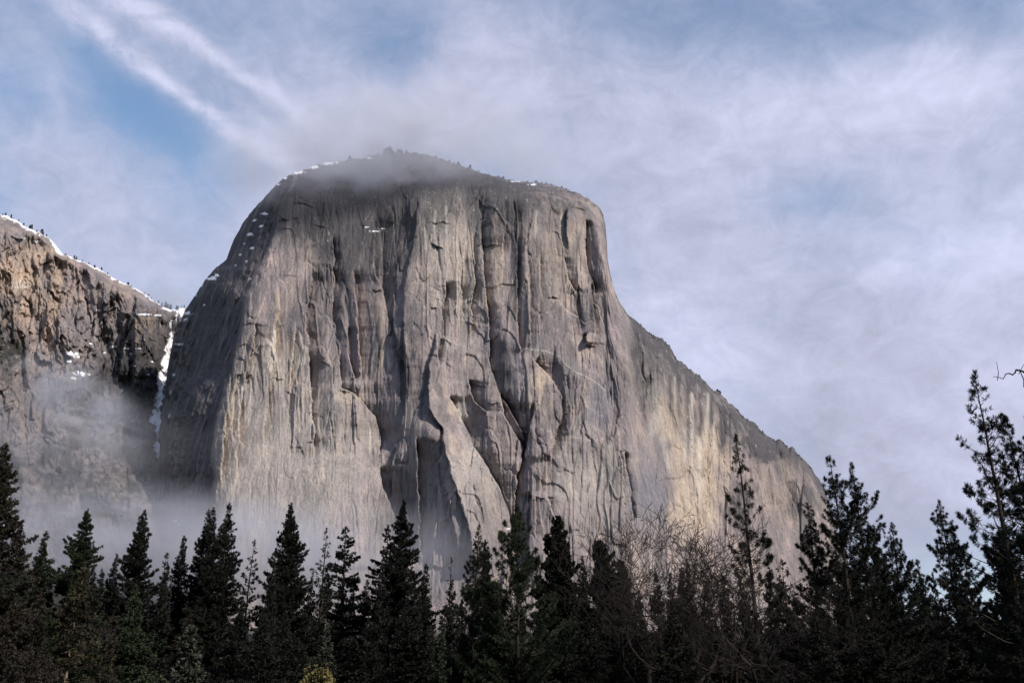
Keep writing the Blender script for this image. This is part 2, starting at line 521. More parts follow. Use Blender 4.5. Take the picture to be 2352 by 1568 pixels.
# overhangs: (x, y, half width, height of the lip m, slope to the right)
ROOFS = [(1003, 566, 13, 12, 0.5), (1356, 792, 12, 9, 0.3), (1271, 683, 14, 6, -0.05), (1010, 512, 28, 5, 0.0), (1118, 564, 26, 6, 0.0),
         (868, 668, 13, 6, 0.1), (800, 900, 22, 6, 0.1), (996, 708, 6, 8, 0.0), (1100, 886, 16, 7, 0.1),
         (1133, 925, 14, 5, 0.0), (640, 870, 16, 4, 0.3), (668, 905, 14, 4, 0.4), (720, 950, 9, 6, 0.2), (745, 832, 14, 6, 0.5),
         (1245, 836, 14, 7, 0.5), (1240, 1142, 22, 5, 0.05), (1262, 1140, 20, 3, 0), (1340, 480, 30, 5, 0.1), (700, 470, 26, 5, 0.25), (736, 520, 20, 3, 0.2), (660, 632, 26, 2, 0.05), (590, 745, 30, 2.5, 0.15)]


def wobble(px, py, s, seed):
    return (vnoise(px / s, py / s, seed) - 0.5) * 2


def patch(px, py, x, y, rx, ry, seed=3, sharp=0.35):
    d = np.sqrt(((px - x) / rx) ** 2 + ((py - y) / ry) ** 2) + fbm(px / (0.35 * rx + 6), py / (0.35 * ry + 8), seed, 5, 0.6) * 1.3
    return 1 - sstep(d, 1 - sharp, 1 + sharp)


def flow(px, py, x, y0, y1, w, seed=5, lean=0.0):
    """water streak of stain hanging from a ledge"""
    xx = x + lean * (py - y0) + wobble(px * 0, py, 40, seed) * w * 0.4
    e = np.exp(-((px - xx) / w) ** 2)
    return e * sstep(py, y0 - 4, y0 + 8) * (1 - sstep(py, y0 + (y1 - y0) * 0.55, y1))


def snow_spots(px, py, pts, seed):
    m = np.zeros(px.shape)
    for x, y, rx, ry in pts:
        d = np.hypot((px - x) / (rx * 0.9), (py - y) / (ry * 0.8)) + fbm(px / 6, py / 4, seed, 4, 0.6) * 2.4
        m = np.maximum(m, 1 - sstep(d, 0.8, 1.0))
    return m


def elcap(px, py, tp):
    xs_ = line_x(py, NW_EDGE)
    xs_ = (xs_ + line_x(py - 30, NW_EDGE) + line_x(py + 30, NW_EDGE)) / 3
    xb = xs_ + fbm(py / 60, py * 0, 41, 4) * 20
    xp = line_x(py, PROW) + fbm(py / 50, py * 0, 43, 4) * 8
    Y = 1150 + 0.17 * (1300 - py)
    Y = Y + 20 - 30 * np.exp(-((px - 1180) / 260) ** 2)
    sl = softplus(xs_ - px + fbm(px / 60, py / 60, 42, 4) * 16, 9.0)
    Y = Y + sl * 1.35 + np.clip(sl - 60, 0, None) * 0.4
    sr = softplus(px - xp, 6.0)
    Y = Y + sr * 0.32 + 8 * sstep(sr, 0, 20)
    rim = curve_y(px, RIM)
    Y = Y + softplus(rim - py, 9.0) * 1.5
    t = py - tp
    round_r = np.where(px > xp, 1.0, np.where(px < xb, 0.6, 0.9))
    Y = Y + round_r * (26 * np.exp(-t / 7) + 26 * np.exp(-t / 26))
    # talus and forest slope below the wall
    Y = Y - softplus(py - 1430, 18) * 2.75
    Y = np.maximum(Y, 330 + 0 * Y)
    wall = (1 - sstep(py, 1390, 1450)) * sstep(t, 2, 40)
    main = sstep(px, xb - 8, xb + 8) * (1 - sstep(px, xp - 30, xp + 4))
    east = sstep(px, xp, xp + 20)
    west = 1 - sstep(px, xb - 14, xb + 4)
    smooth_left = (1 - sstep(px, 620, 760)) * sstep(py, 900, 1000) + (1 - sstep(px, 820, 900)) * sstep(py, 1020, 1100)
    rough = np.clip(1 - 0.65 * smooth_left, 0.3, 1) * (1 - 0.2 * east)
    # broad faces: slope across the wall summed along each level, long swings taken out
    Sx = np.zeros(px.shape)
    for i, (lp, rp, sl_, fd) in enumerate(FACES):
        jl = fbm(py / 40, py * 0 + i, 1200 + i, 4) * 14
        lx, rx = line_x(py, lp) + jl, line_x(py, rp) + jl
        soft = np.minimum(10, (rx - lx) * 0.3)
        act = sstep(py, lp[0][1] - fd, lp[0][1] + fd * .5) * (1 - sstep(py, lp[-1][1] - fd * .5, lp[-1][1] + fd))
        Sx += sl_ * act * sstep(px, lx - 2, lx + 2) * (1 - sstep(px, rx - soft, rx + soft))
    dxs = float(px[0, 1] - px[0, 0])
    cum = np.cumsum(Sx, 1) * dxs * 0.9
    k = int(150 / dxs)
    cc = np.cumsum(np.pad(cum, ((0, 0), (k + 1, k)), 'edge'), 1)
    blur = (cc[:, 2 * k + 1:] - cc[:, :-(2 * k + 1)]) / (2 * k + 1)
    # named corners
    D = cum - blur
    for i, (pts, (aL, wL), (aR, wR), fd) in enumerate(CORNERS):
        y0, y1 = pts[0][1], pts[-1][1]
        x0, x1 = min(p[0] for p in pts) - 6 * max(wL, wR), max(p[0] for p in pts) + 6 * max(wL, wR)
        sel = (px > x0) & (px < x1) & (py > y0 - fd) & (py < y1 + fd)
        if not sel.any(): continue
        x, y = px[sel], py[sel]
        dx = x - line_x(y, pts) - fbm(y / 26, y * 0 + i * 3.1, 70 + i, 4) * 11
        act = sstep(y, y0 - fd, y0 + fd * 0.4) * (1 - sstep(y, y1 - fd * 0.4, y1 + fd))
        mod = 0.75 + 0.9 * (vnoise(y / 45, y * 0 + i, 90 + i))
        s = sstep(dx, -0.6, 0.6)
        D[sel] += act * mod * (aL * np.exp(np.minimum(dx, 0) / wL) * (1 - s) + aR * np.exp(-np.maximum(dx, 0) / wR) * s)
    for i, (x0, y0, hw, lip, slope) in enumerate(ROOFS):
        sel = (abs(px - x0) < hw * 2) & (abs(py - y0) < 60)
        x, y = px[sel], py[sel]
        d = y - (y0 + slope * (x - x0) + fbm(x / 9, x * 0 + i, 120 + i, 3) * 7)
        side = 1 - sstep(abs(x - x0), hw * 0.2, hw * 1.3)
        D[sel] += 0.36 * side * lip * (np.exp(np.minimum(d, 0) / 14) * (d < 0) - 0.9 * np.exp(-np.maximum(d, 0) / 9) * (d >= 0))
    # general relief of exfoliating slabs, pillars and cracks
    wx = px + fbm(px / 60, py / 160, 7, 3) * 14
    wy = py + fbm(px / 60, py / 60, 8, 3) * 60
    def sheets(f, step, soft=0.25):
        # peeling sheets: a swelling surface cut into flat steps with crisp edges
        q = f / step
        return (np.floor(q) + sstep(q - np.floor(q), 0.0, 0.12) - 0.5 + soft * (q - np.floor(q) - 0.5)) * step
    N = sheets(fbm(wx / 90, wy / 300, 21, 3, 0.35) * 24, 4.2) - sheets(np.abs(fbm(wx / 60, wy / 320, 25, 2)) * 14, 2.8) + sheets(fbm(wx / 34, wy / 240, 28, 2, 0.4) * 8, 1.9) * sstep(vnoise(px / 90, py / 140, 39), 0.3, 0.7)
    N += fbm(wx / 18, wy / 90, 29, 3) * 1.5
    var = 0.12 + 1.1 * sstep(vnoise(px / 120, py / 120, 30), 0.15, 0.9)             # smooth shields beside broken ground
    c1, e1 = cells(wx / 62, wy / 330, 31, 5.0, 10.0)
    c2, e2 = cells(wx / 27 + c1 * 0.1, wy / 150, 33, 2.8, 5.4)
    c3, e3 = cells(wx / 11 + 5, wy / 50, 35, 1.2, 2.4)
    N += (c1 * 0.7 + c2 * 0.6 + c3 * 0.8) * var
    N -= (1.0 * np.exp(-e1 / 0.02) * (vnoise(px / 40, py / 60, 36) > 0.45) + 0.8 * np.exp(-e2 / 0.03) * (vnoise(px / 30, py / 40, 38) > 0.4)) * var
    N += fbm(px / 5, py / 14, 37, 4) * 1.4 * var
    # long joints: thin clefts that wander down the face, and a few curving exfoliation edges
    def joints(fx, fy, seed, w, gate):
        f = fbm(wx / fx, wy / fy, seed, 3, 0.36)
        return np.exp(-(f / w) ** 2) * sstep(vnoise(px / 70, py / 130, seed + 3), gate, gate + 0.12)
    crack = np.maximum.reduce([joints(46, 420, 1101, 0.009, 0.48), joints(22, 190, 1111, 0.014, 0.60)])
    N -= crack * 3.5
    D += 0.72 * N * rough * (main + 0.8 * east + 0.0 * west)
    # the shaded north-west flank: slanting ribs and ledges
    q = px + py * 0.36 ; r = py - px * 0.3
    NWr = fbm(q / 34, r / 160, 51, 5) * 34 - np.abs(fbm(q / 14, r / 110, 53, 4)) * 18 + fbm(px / 6, py / 9, 55, 4) * 5 
    D += 1.05 * NWr * west
    Y = Y - D * wall - (fbm(px / 30, py / 14, 57, 5) * 30) * sstep(py, 1430, 1500)
    # skyline roughness: scrub and blocks
    # --- stains, plus the flank's shade put into the colour
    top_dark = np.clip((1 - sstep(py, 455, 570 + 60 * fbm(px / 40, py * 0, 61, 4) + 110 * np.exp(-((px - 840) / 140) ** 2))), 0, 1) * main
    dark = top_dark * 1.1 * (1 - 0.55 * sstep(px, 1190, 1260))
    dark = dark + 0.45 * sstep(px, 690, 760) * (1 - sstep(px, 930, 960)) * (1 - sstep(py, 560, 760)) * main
    for k, (x, y0, y1, w, a) in enumerate([
            (1105, 470, 590, 11, .9), (1182, 470, 780, 8, .9), (1190, 560, 700, 6, .6), (925, 740, 1010, 12, .55), (945, 700, 1000, 9, .5),
            (965, 760, 1020, 8, .5), (870, 700, 930, 9, .35), (1012, 850, 1000, 8, .2), (1330, 660, 790, 7, .55), (1362, 600, 790, 7, .5),
            (1493, 860, 962, 7, .8), (1660, 930, 1070, 7, .75), (1668, 940, 1040, 5, .5), (1480, 900, 1000, 8, .3), (1560, 860, 1010, 6, .4),
            (1580, 880, 1020, 4, .5), (1610, 900, 1030, 4, .5), (1632, 900, 1010, 5, .5), (1540, 860, 980, 5, .4), (1690, 950, 1100, 5, .5),
            (905, 1100, 1280, 26, .35), (945, 1080, 1280, 20, .4), (950, 1140, 1300, 30, .35), (775, 700, 880, 10, .35), (1150, 780, 920, 14, .45),
            (735, 560, 680, 10, .3), (690, 520, 640, 16, .3), (800, 560, 700, 12, .35), (1165, 800, 950, 10, .4), (1075, 700, 800, 6, .3),
            (1260, 880, 1000, 12, .3), (1310, 960, 1080, 9, .35), (1330, 1000, 1120, 7, .3), (1286, 700, 800, 6, .25), (1228, 620, 760, 6, .3)]):
        dark = dark + 1.35 * a * flow(px, py, x, y0, y1, w, 200 + k)
    dark = dark + 0.8 * patch(px, py, 1752, 1024, 44, 34, 301) + 0.45 * patch(px, py, 1462, 770, 24, 50, 302) * east \
        + 0.35 * patch(px, py, 1520, 820, 60, 40, 303) * east + 0.5 * patch(px, py, 1840, 1150, 40, 46, 304) * east \
        + 0.6 * patch(px, py, 1700, 1180, 24, 70, 305) + 0.4 * patch(px, py, 1350, 1030, 30, 16, 307)
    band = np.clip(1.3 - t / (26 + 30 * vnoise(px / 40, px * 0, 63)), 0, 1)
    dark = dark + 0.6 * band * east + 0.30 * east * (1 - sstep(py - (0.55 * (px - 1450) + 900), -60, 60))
    dark = dark + west * (0.95 + 1.2 * fbm((px + py * 0.36) / 7, (py - px * 0.3) / 90, 64, 5))  # shade of the north-west flank painted as darker rock, broken by slanting ribs
    tan = np.zeros(px.shape)
    for k, (x, y, rx, ry, a) in enumerate([
            (1143, 510, 13, 62, 1.0), (1135, 630, 20, 70, .9), (1060, 560, 30, 70, .45), (1290, 620, 40, 110, .35), (1330, 560, 24, 60, .5),
            (1118, 690, 8, 30, 1.0), (1240, 870, 18, 44, .75), (1254, 910, 26, 50, .6), (1350, 860, 20, 80, .35), (1000, 640, 40, 70, .35),
            (636, 745, 9, 70, .8), (620, 800, 12, 50, .9), (660, 830, 40, 60, .45), (800, 912, 34, 16, .7), (870, 720, 16, 40, .6),
            (690, 900, 26, 40, .5), (1600, 1080, 60, 120, 1.0), (1590, 1180, 64, 70, .9), (1640, 1060, 40, 90, .7), (1540, 960, 34, 60, .6),
            (1700, 1120, 70, 60, .5), (1800, 1110, 60, 70, .45), (540, 960, 8, 60, .7), (520, 1000, 6, 50, .6), (1040, 935, 12, 20, .8),
            (940, 990, 18, 16, .5), (1190, 660, 18, 60, .3), (1380, 700, 18, 60, .3), (875, 800, 10, 40, .4), (950, 880, 12, 60, .3)]):
        tan = tan + (0.75 if x > 1500 else 1) * a * patch(px, py, x, y, rx, ry, 400 + k, 0.4)
    blue = 0.8 * patch(px, py, 1500, 1100, 40, 90, 501, 0.6) + 0.7 * patch(px, py, 1384, 930, 30, 60, 502) + 0.5 * patch(px, py, 1355, 1010, 40, 70, 503) \
        + 0.5 * patch(px, py, 770, 780, 12, 40, 504) + 0.5 * patch(px, py, 1112, 800, 14, 60, 505) + 0.5 * patch(px, py, 1190, 860, 16, 40, 506) \
        + 0.6 * patch(px, py, 1480, 1170, 50, 60, 507, 0.6) + 0.35 * patch(px, py, 1330, 870, 40, 50, 508)
    pale = np.zeros(px.shape)
    for k, (x, y0, y1, w, a, ln) in enumerate([
            (628, 755, 860, 5, .9, -0.08), (582, 800, 1010, 3, .8, -0.06), (640, 800, 900, 12, .35, 0), (556, 880, 990, 3, .6, -0.1), (534, 900, 1060, 2.5, .6, -0.12),
            (1057, 905, 950, 4, .9, 0.5), (1044, 920, 970, 4, .8, 0.4), (1000, 480, 560, 3, .5, 0), (1025, 470, 560, 3, .4, 0), (975, 520, 600, 4, .4, 0),
            (1590, 900, 1150, 4, .8, 0), (1625, 900, 1040, 4, .7, 0), (1605, 1000, 1180, 6, .7, 0), (1575, 980, 1100, 4, .6, 0), (1550, 860, 960, 2.5, .5, 0),
            (1520, 1000, 1110, 6, .5, .2), (1200, 660, 800, 2.5, .6, 0), (1290, 480, 560, 4, .4, 0), (1232, 480, 560, 4, .4, 0), (885, 790, 860, 4, .5, .15),
            (944, 920, 980, 2.5, .6, .05), (1640, 950, 1060, 3, .5, 0), (1700, 1000, 1100, 3, .4, 0), (850, 960, 1060, 2, .5, 0), (716, 950, 1000, 4, .5, 0), (1408, 620, 680, 3, .5, 0)]):
        pale = pale + a * flow(px, py, x, y0, y1, w, 600 + k, ln)
    pale = pale + 0.30 * patch(px, py, 680, 1060, 180, 190, 660, 0.7) * (1 - west) + 0.3 * patch(px, py, 1080, 1080, 50, 90, 661, 0.6) + 0.22 * patch(px, py, 1340, 1120, 90, 120, 662, 0.7) + 0.22 * patch(px, py, 1040, 640, 60, 160, 663, 0.7)
    pale = pale + 0.35 * patch(px, py, 690, 810, 16, 50, 650) + 0.3 * patch(px, py, 1505, 930, 20, 70, 651) + 0.4 * patch(px, py, 1060, 945, 8, 22, 652)
    for k, pts in enumerate([[(1181, 799), (1225, 802), (1255, 806), (1287, 820), (1310, 846), (1340, 862), (1370, 878), (1395, 900)],
                             [(1350, 846), (1375, 860), (1392, 888)], [(1345, 930), (1370, 948), (1388, 956)], [(1240, 985), (1320, 1005), (1365, 1012), (1395, 1004)],
                             [(1340, 966), (1365, 980), (1395, 1000)], [(1000, 765), (1040, 785), (1080, 800)]]):
        yy = curve_y(px, pts) + fbm(px / 10, px * 0, 660 + k, 3) * 5
        pale = pale + np.exp(-((py - yy) / 1.4) ** 2) * (px > pts[0][0]) * (px < pts[-1][0]) * (0.5 if k == 0 else 0.22)
    # snow on ledges of the flank, along the rim and on the summit dome
    snow = snow_spots(px, py, [(607, 491, 9, 3), (600, 520, 4, 3), (574, 539, 6, 3.5), (585, 506, 4, 2), (562, 560, 3, 2), (578, 570, 4, 2), (490, 640, 13, 5),
                               (497, 632, 7, 5), (540, 610, 3, 2), (552, 585, 3, 2), (565, 600, 3, 2), (462, 655, 5, 7), (450, 676, 5, 6), (690, 396, 12, 3), (720, 384, 14, 4),
                               (755, 375, 20, 4), (655, 408, 8, 3), (640, 424, 6, 2), (830, 362, 22, 3), (575, 640, 2, 2), (470, 700, 3, 2), (432, 720, 9, 5), (425, 735, 6, 5),
                               (412, 790, 10, 3), (400, 860, 4, 3), (392, 900, 5, 2.5), (388, 955, 3, 2), (390, 1040, 3, 2), (1185, 417, 16, 2.5), (1225, 424, 10, 2),
                               (862, 531, 12, 1.2), (880, 525, 8, 1.1), (843, 522, 5, 1.2), (1168, 1214, 6, 1.2), (1167, 1225, 5, 1)], 700)
    snow = np.maximum(snow, (1 - sstep(t + fbm(px / 16, py / 4, 703, 4) * 26, 0.5, 3)) * sstep(px, 640, 700) * (1 - sstep(px, 740, 800)) * 0.8)
    bush = sstep(py + fbm(px / 20, py / 12, 710, 5) * 60, 1430, 1460) * 0.85
    bush = np.maximum(bush, 0.9 * patch(px, py, 1800, 1050, 16, 6, 711) * 0 + sstep(fbm(px / 7, py / 5, 712, 4) + 0.5, 0.58, 0.66) * np.clip(1 - t / 14, 0, 1) * (px > 950))
    bush = np.maximum(bush, sstep(fbm(px / 9, py / 6, 714, 4) + 0.5, 0.56, 0.64) * west * (1 - sstep(px, 400, 470)))
    crack = crack * wall * (main + east)
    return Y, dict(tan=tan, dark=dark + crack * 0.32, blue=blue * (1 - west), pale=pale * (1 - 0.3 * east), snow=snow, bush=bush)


def elcap_top(xs):
    return curve_y(xs, TOP) + (fbm(xs / 9, xs * 0, 801, 4) * 7 + fbm(xs / 34, xs * 0, 803, 3) * 8 + sstep(xs, 1440, 1490) * (np.floor(fbm(xs / 26, xs * 0, 805, 3) * 7) * 2.6 + fbm(xs / 6, xs * 0, 806, 3) * 7)) * sstep(xs, 440, 470) * (1 - sstep(xs, 1900, 1950))


STEP = 1.7
xs = np.arange(335, 2300, STEP)
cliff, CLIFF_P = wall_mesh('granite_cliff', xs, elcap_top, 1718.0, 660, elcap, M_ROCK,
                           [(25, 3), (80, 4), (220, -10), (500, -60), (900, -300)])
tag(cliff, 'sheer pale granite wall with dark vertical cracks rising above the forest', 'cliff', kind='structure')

# ------------------------------------------------------------------ the cliffs to the west, beyond the snow gully
WTOP = [(-260, 330), (-120, 440), (0, 492), (30, 503), (60, 520), (85, 532), (110, 545), (122, 562), (128, 577), (160, 590), (200, 606), (235, 622), (262, 640),
        (300, 655), (330, 672), (352, 690), (372, 703), (395, 712), (420, 708), (450, 700), (520, 690)]
GULLY = [(424, 700), (415, 725), (402, 745), (396, 776), (385, 820), (380, 850), (371, 893), (366, 925), (360, 960), (366, 1000), (364, 1030), (372, 1060), (378, 1085)]


def westcliff(px, py, tp):
    Y = 1500 + 0.55 * px + 0.22 * (1000 - py)
    t = py - tp
    Y = Y + 30 * np.exp(-t / 8) + 30 * np.exp(-t / 30)
    Y = Y - softplus(py - 900, 40) * 1.3
    Y = np.maximum(Y, 330)
    gx = line_x(py, GULLY)
    Y = Y + 70 * np.exp(-((px - gx) / 26) ** 2) * sstep(py, 700, 760)
    wall = (1 - sstep(py, 980, 1150)) * sstep(t, 3, 30) 
    wx = px + fbm(px / 40, py / 60, 907, 4) * 40
    wy = py + fbm(px / 40, py / 60, 908, 4) * 40
    N = fbm(wx / 80, wy / 200, 921, 5) * 70 - np.abs(fbm(wx / 34, wy / 120, 923, 4)) * 50 + np.abs(fbm(wx / 14, wy / 60, 925, 4)) * 26
    c1, e1 = cells(wx / 30, wy / 60, 931, 8, 14)
    c2, e2 = cells(wx / 13, wy / 30, 933, 4, 6)
    N += c1 + c2 - 3 * np.exp(-e2 / 0.05) + fbm(px / 5, py / 8, 937, 4) * 5
    # dark chimney and stepped ledge block before the gully
    for i, (pts, aL, wL, aR, wR, fd) in enumerate([
            ([(252, 690), (236, 740), (228, 770), (222, 800)], 14, 30, -34, 26, 20), ([(222, 660), (224, 700), (226, 740)], 6, 14, -16, 12, 14),
            ([(128, 580), (118, 640), (112, 700), (104, 800)], 18, 40, -20, 40, 20), ([(26, 560), (28, 590), (36, 600)], 6, 14, -16, 14, 12),
            ([(300, 730), (296, 760), (284, 800), (270, 860)], -22, 24, 22, 60, 14), ([(52, 640), (40, 720), (34, 800)], 8, 20, -14, 18, 30),
            ([(180, 640), (172, 720), (166, 790)], 6, 20, -10, 18, 30)]):
        dx = px - line_x(py, pts) - fbm(py / 16, py * 0, 940 + i, 4) * 10
        s = sstep(dx, -1.5, 1.5)
        act = sstep(py, pts[0][1] - fd, pts[0][1] + 4) * (1 - sstep(py, pts[-1][1] - 4, pts[-1][1] + fd))
        N += act * (aL * np.exp(np.minimum(dx, 0) / wL) * (1 - s) + aR * np.exp(-np.maximum(dx, 0) / wR) * s)
    block = sstep(px, 300, 312) * (1 - sstep(px, 384, 396)) * sstep(py + fbm(px / 12, px * 0, 950, 3) * 10, 716, 722)
    N += block * 36 * (1 - sstep(py, 860, 960))
    slope = fbm(px / 60, py / 80, 961, 5) * 80 - np.abs(fbm(px / 26, py / 60, 963, 5)) * 50 + fbm(px / 9, py / 9, 965, 4) * 14
    Y = Y - N * wall - slope * sstep(py, 900, 1100) * (Y > 340)
    tan = 0.0 * px
    for k, (x, y, rx, ry, a) in enumerate([(60, 600, 60, 40, .9), (20, 640, 30, 40, .8), (130, 590, 40, 40, .6), (70, 680, 40, 60, .7), (130, 680, 14, 60, .8),
                                           (60, 740, 50, 40, .55), (110, 780, 14, 40, .7), (180, 660, 30, 30, .35), (300, 650, 50, 40, .35), (320, 745, 8, 24, .9),
                                           (346, 745, 10, 22, .9), (80, 985, 12, 14, .8), (55, 985, 8, 20, .7), (118, 1130, 6, 14, .5), (270, 1140, 14, 9, .8), (330, 900, 16, 30, .3)]):
        tan = tan + 0.52 * a * patch(px, py, x, y, rx, ry, 970 + k, 0.4)
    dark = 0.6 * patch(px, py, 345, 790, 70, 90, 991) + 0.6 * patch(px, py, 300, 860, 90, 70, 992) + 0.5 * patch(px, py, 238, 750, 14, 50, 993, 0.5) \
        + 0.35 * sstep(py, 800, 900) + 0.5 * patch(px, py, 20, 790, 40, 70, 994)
    bush = np.maximum(0.8 * sstep(fbm(px / 9, py / 7, 1001, 5) + 0.5, 0.50, 0.64) * sstep(py, 740, 900) * sstep(px + fbm(px/30, py/30, 1003, 3) * 60, 60, 140),
                      sstep(fbm(px / 34, py / 40, 1005, 6, 0.62) + 0.5, 0.40, 0.64) * sstep(py, 960, 1040)) * 0.9
    bush = np.maximum(bush, sstep(py, 1280, 1330) * 0.9)
    bush = np.maximum(bush, 0.9 * patch(px, py, 10, 800, 40, 50, 1007) * sstep(fbm(px / 12, py / 10, 1008, 4) + 0.5, 0.4, 0.5))
    # snow: the gully, rims and ledges
    gw = np.interp(py, [700, 712, 740, 760, 800, 850, 895, 915, 930, 935, 945, 960, 975, 985, 1000, 1014, 1024, 1030, 1050, 1062, 1070, 1085], [5, 6, 5, 3, 5, 8, 5, 12, 13, 3, 10, 10, 9, 3, 2, 2, 11, 9, 4, 4, 8, 2])
    d = np.abs(px - gx + 3 + fbm(px / 20, py / 14, 1010, 4) * 10) - gw * 1.15 * (0.75 + 1.1 * (vnoise(px * 0, py / 11, 1011) - 0.3))
    snow = (1 - sstep(d + fbm(px / 5, py / 4, 1012, 4, 0.6) * 12, -0.5, 1.0)) * sstep(py, 704, 712) * (1 - sstep(py, 1076, 1084))
    rimw = np.interp(px, [-200, 0, 40, 90, 110, 150, 165, 200, 262, 275, 300, 340, 352, 372, 390, 520], [16, 14, 12, 11, 2, 1, 5, 4, 7, 2, 2, 3, 6, 2, 3, 3])
    snow = np.maximum(snow, 1 - sstep(t + fbm(px / 10, py / 4, 1013, 4, 0.6) * 18, rimw * 0.2, rimw * 0.2 + 3))
    snow = np.maximum(snow, snow_spots(px, py, [(165, 812, 14, 5), (178, 818, 10, 4), (160, 830, 7, 3), (182, 856, 12, 5), (172, 868, 9, 3), (190, 862, 5, 5), (150, 860, 4, 2), (205, 860, 5, 2),
                                                (86, 554, 9, 2), (52, 547, 6, 1.6), (330, 722, 22, 1.8), (366, 724, 16, 2), (262, 795, 6, 2.5), (210, 790, 5, 2), (290, 800, 8, 1.6), (320, 800, 10, 1.6),
                                                (256, 798, 5, 2), (300, 812, 5, 1.5), (330, 780, 6, 1.4), (240, 810, 3, 1.2), (350, 830, 5, 1.5), (275, 824, 4, 1.3), (310, 840, 4, 1.5), (340, 860, 4, 1.2),
                                                (225, 712, 4, 2), (408, 1195, 10, 3), (413, 1204, 6, 2)], 1015))
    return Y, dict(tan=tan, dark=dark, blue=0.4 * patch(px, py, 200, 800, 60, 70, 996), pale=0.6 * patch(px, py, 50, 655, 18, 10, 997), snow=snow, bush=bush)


def west_top(xs):
    return curve_y(xs, WTOP) + fbm(xs / 9, xs * 0, 1021, 4) * 7


xs = np.arange(-260, 520, 1.6)
wcliff, WEST_P = wall_mesh('west_cliff', xs, west_top, 1718.0, 520, westcliff, M_WEST, [(30, 6), (90, 12), (250, 10), (600, -100)])
tag(wcliff, 'brown cracked cliff with a snowy rim left of the snow gully', 'cliff', kind='structure')

# ------------------------------------------------------------------ valley floor and the wall of the valley behind the viewer
def simple_mat(name, col, rough=0.95, var=0.4, scale=0.3):
    m = bpy.data.materials.new(name)
    m.use_nodes = True
    nt = m.node_tree
    E.nt = nt
    bs = nt.nodes['Principled BSDF']
    bs.inputs['Roughness'].default_value = rough
    bs.inputs['Specular IOR Level'].default_value = 0.1
    geo = nt.nodes.new('ShaderNodeNewGeometry')
    n = E(noise(nt, geo.outputs['Position'], scale, 5, 0.6))
    c = mixc(nt, n.smooth(0.3, 0.7), tuple(q * (1 - var) for q in col), tuple(q * (1 + var) for q in col))
    nt.links.new(c, bs.inputs['Base Color'])
    return m


gx, gy = np.meshgrid(np.linspace(-5000, 5000, 121), np.linspace(-4500, 5500, 121))
gz = fbm(gx / 90, gy / 90, 5, 4) * 1.2
me = mesh_np('ground', np.stack([gx, gy, gz], -1).reshape(-1, 3),
             (lambda i: np.stack([i[:-1, :-1], i[:-1, 1:], i[1:, 1:], i[1:, :-1]], -1).reshape(-1, 4))(np.arange(121 * 121).reshape(121, 121)))
ground = add_obj('ground', me, simple_mat('meadow', (0.06, 0.055, 0.03)))
tag(ground, 'brown winter meadow floor of the valley', 'ground', kind='structure')

# the far wall of the valley: forested granite mountain that keeps the forest in shade
hx, hy = np.meshgrid(np.linspace(-3600, 3600, 241), np.linspace(-2600, -160, 121))
prof = sstep(-hy, 170, 950) * (660 + 220 * fbm(hx / 500, hy * 0, 15, 4)) + 60 * sstep(-hy, 900, 2400)
hz = prof * (1 + 0.25 * fbm(hx / 260, hy / 260, 16, 5)) - 3
me = mesh_np('south_mountain', np.stack([hx, hy, hz], -1).reshape(-1, 3),
             (lambda i: np.stack([i[:-1, :-1], i[:-1, 1:], i[1:, 1:], i[1:, :-1]], -1).reshape(-1, 4))(np.arange(121 * 241).reshape(121, 241)))
ridge = add_obj('hill', me, simple_mat('forested_slope', (0.045, 0.048, 0.04), scale=0.02))
tag(ridge, 'dark forested mountain across the valley that shades the trees', 'hill', kind='structure')

# ------------------------------------------------------------------ trees
def needle_mat(name, col, var=0.45, trans=0.25):
    m = bpy.data.materials.new(name)
    m.use_nodes = True
    nt = m.node_tree
    E.nt = nt
    bs = nt.nodes['Principled BSDF']
    bs.inputs['Roughness'].default_value = 0.75
    bs.inputs['Specular IOR Level'].default_value = 0.2
    geo = nt.nodes.new('ShaderNodeNewGeometry')
    n = E(noise(nt, geo.outputs['Position'], 0.35, 4, 0.65))
    oi = nt.nodes.new('ShaderNodeObjectInfo')
    f = n.smooth(0.3, 0.7) * (1 + var) + (1 - var) + (E(oi.outputs['Random']) - 0.5) * 0.4
    g = node(nt, 'ShaderNodeVectorMath', operation='SCALE')
    g.inputs[0].default_value = col
    nt.links.new((f * 0.5).v, g.inputs['Scale'])
    nt.links.new(g.outputs[0], bs.inputs['Base Color'])
    return m


NEEDLE = {'dark': needle_mat('dark_needles', (0.019, 0.023, 0.018)), 'green': needle_mat('green_needles', (0.030, 0.044, 0.023)),
          'olive': needle_mat('olive_needles', (0.042, 0.040, 0.022)), 'pale': needle_mat('pale_needles', (0.055, 0.064, 0.050)),
          'brown': needle_mat('brown_needles', (0.040, 0.034, 0.026)), 'yellow': needle_mat('yellow_leaves', (0.17, 0.15, 0.06)),
          'russet': needle_mat('russet_twigs', (0.028, 0.020, 0.018))}
BARK = simple_mat('bark', (0.030, 0.026, 0.023), scale=2.0)
BARK_TAN = simple_mat('tan_bark', (0.16, 0.115, 0.085), scale=2.0)
TWIG = simple_mat('bare_twigs', (0.024, 0.019, 0.018), scale=1.0)


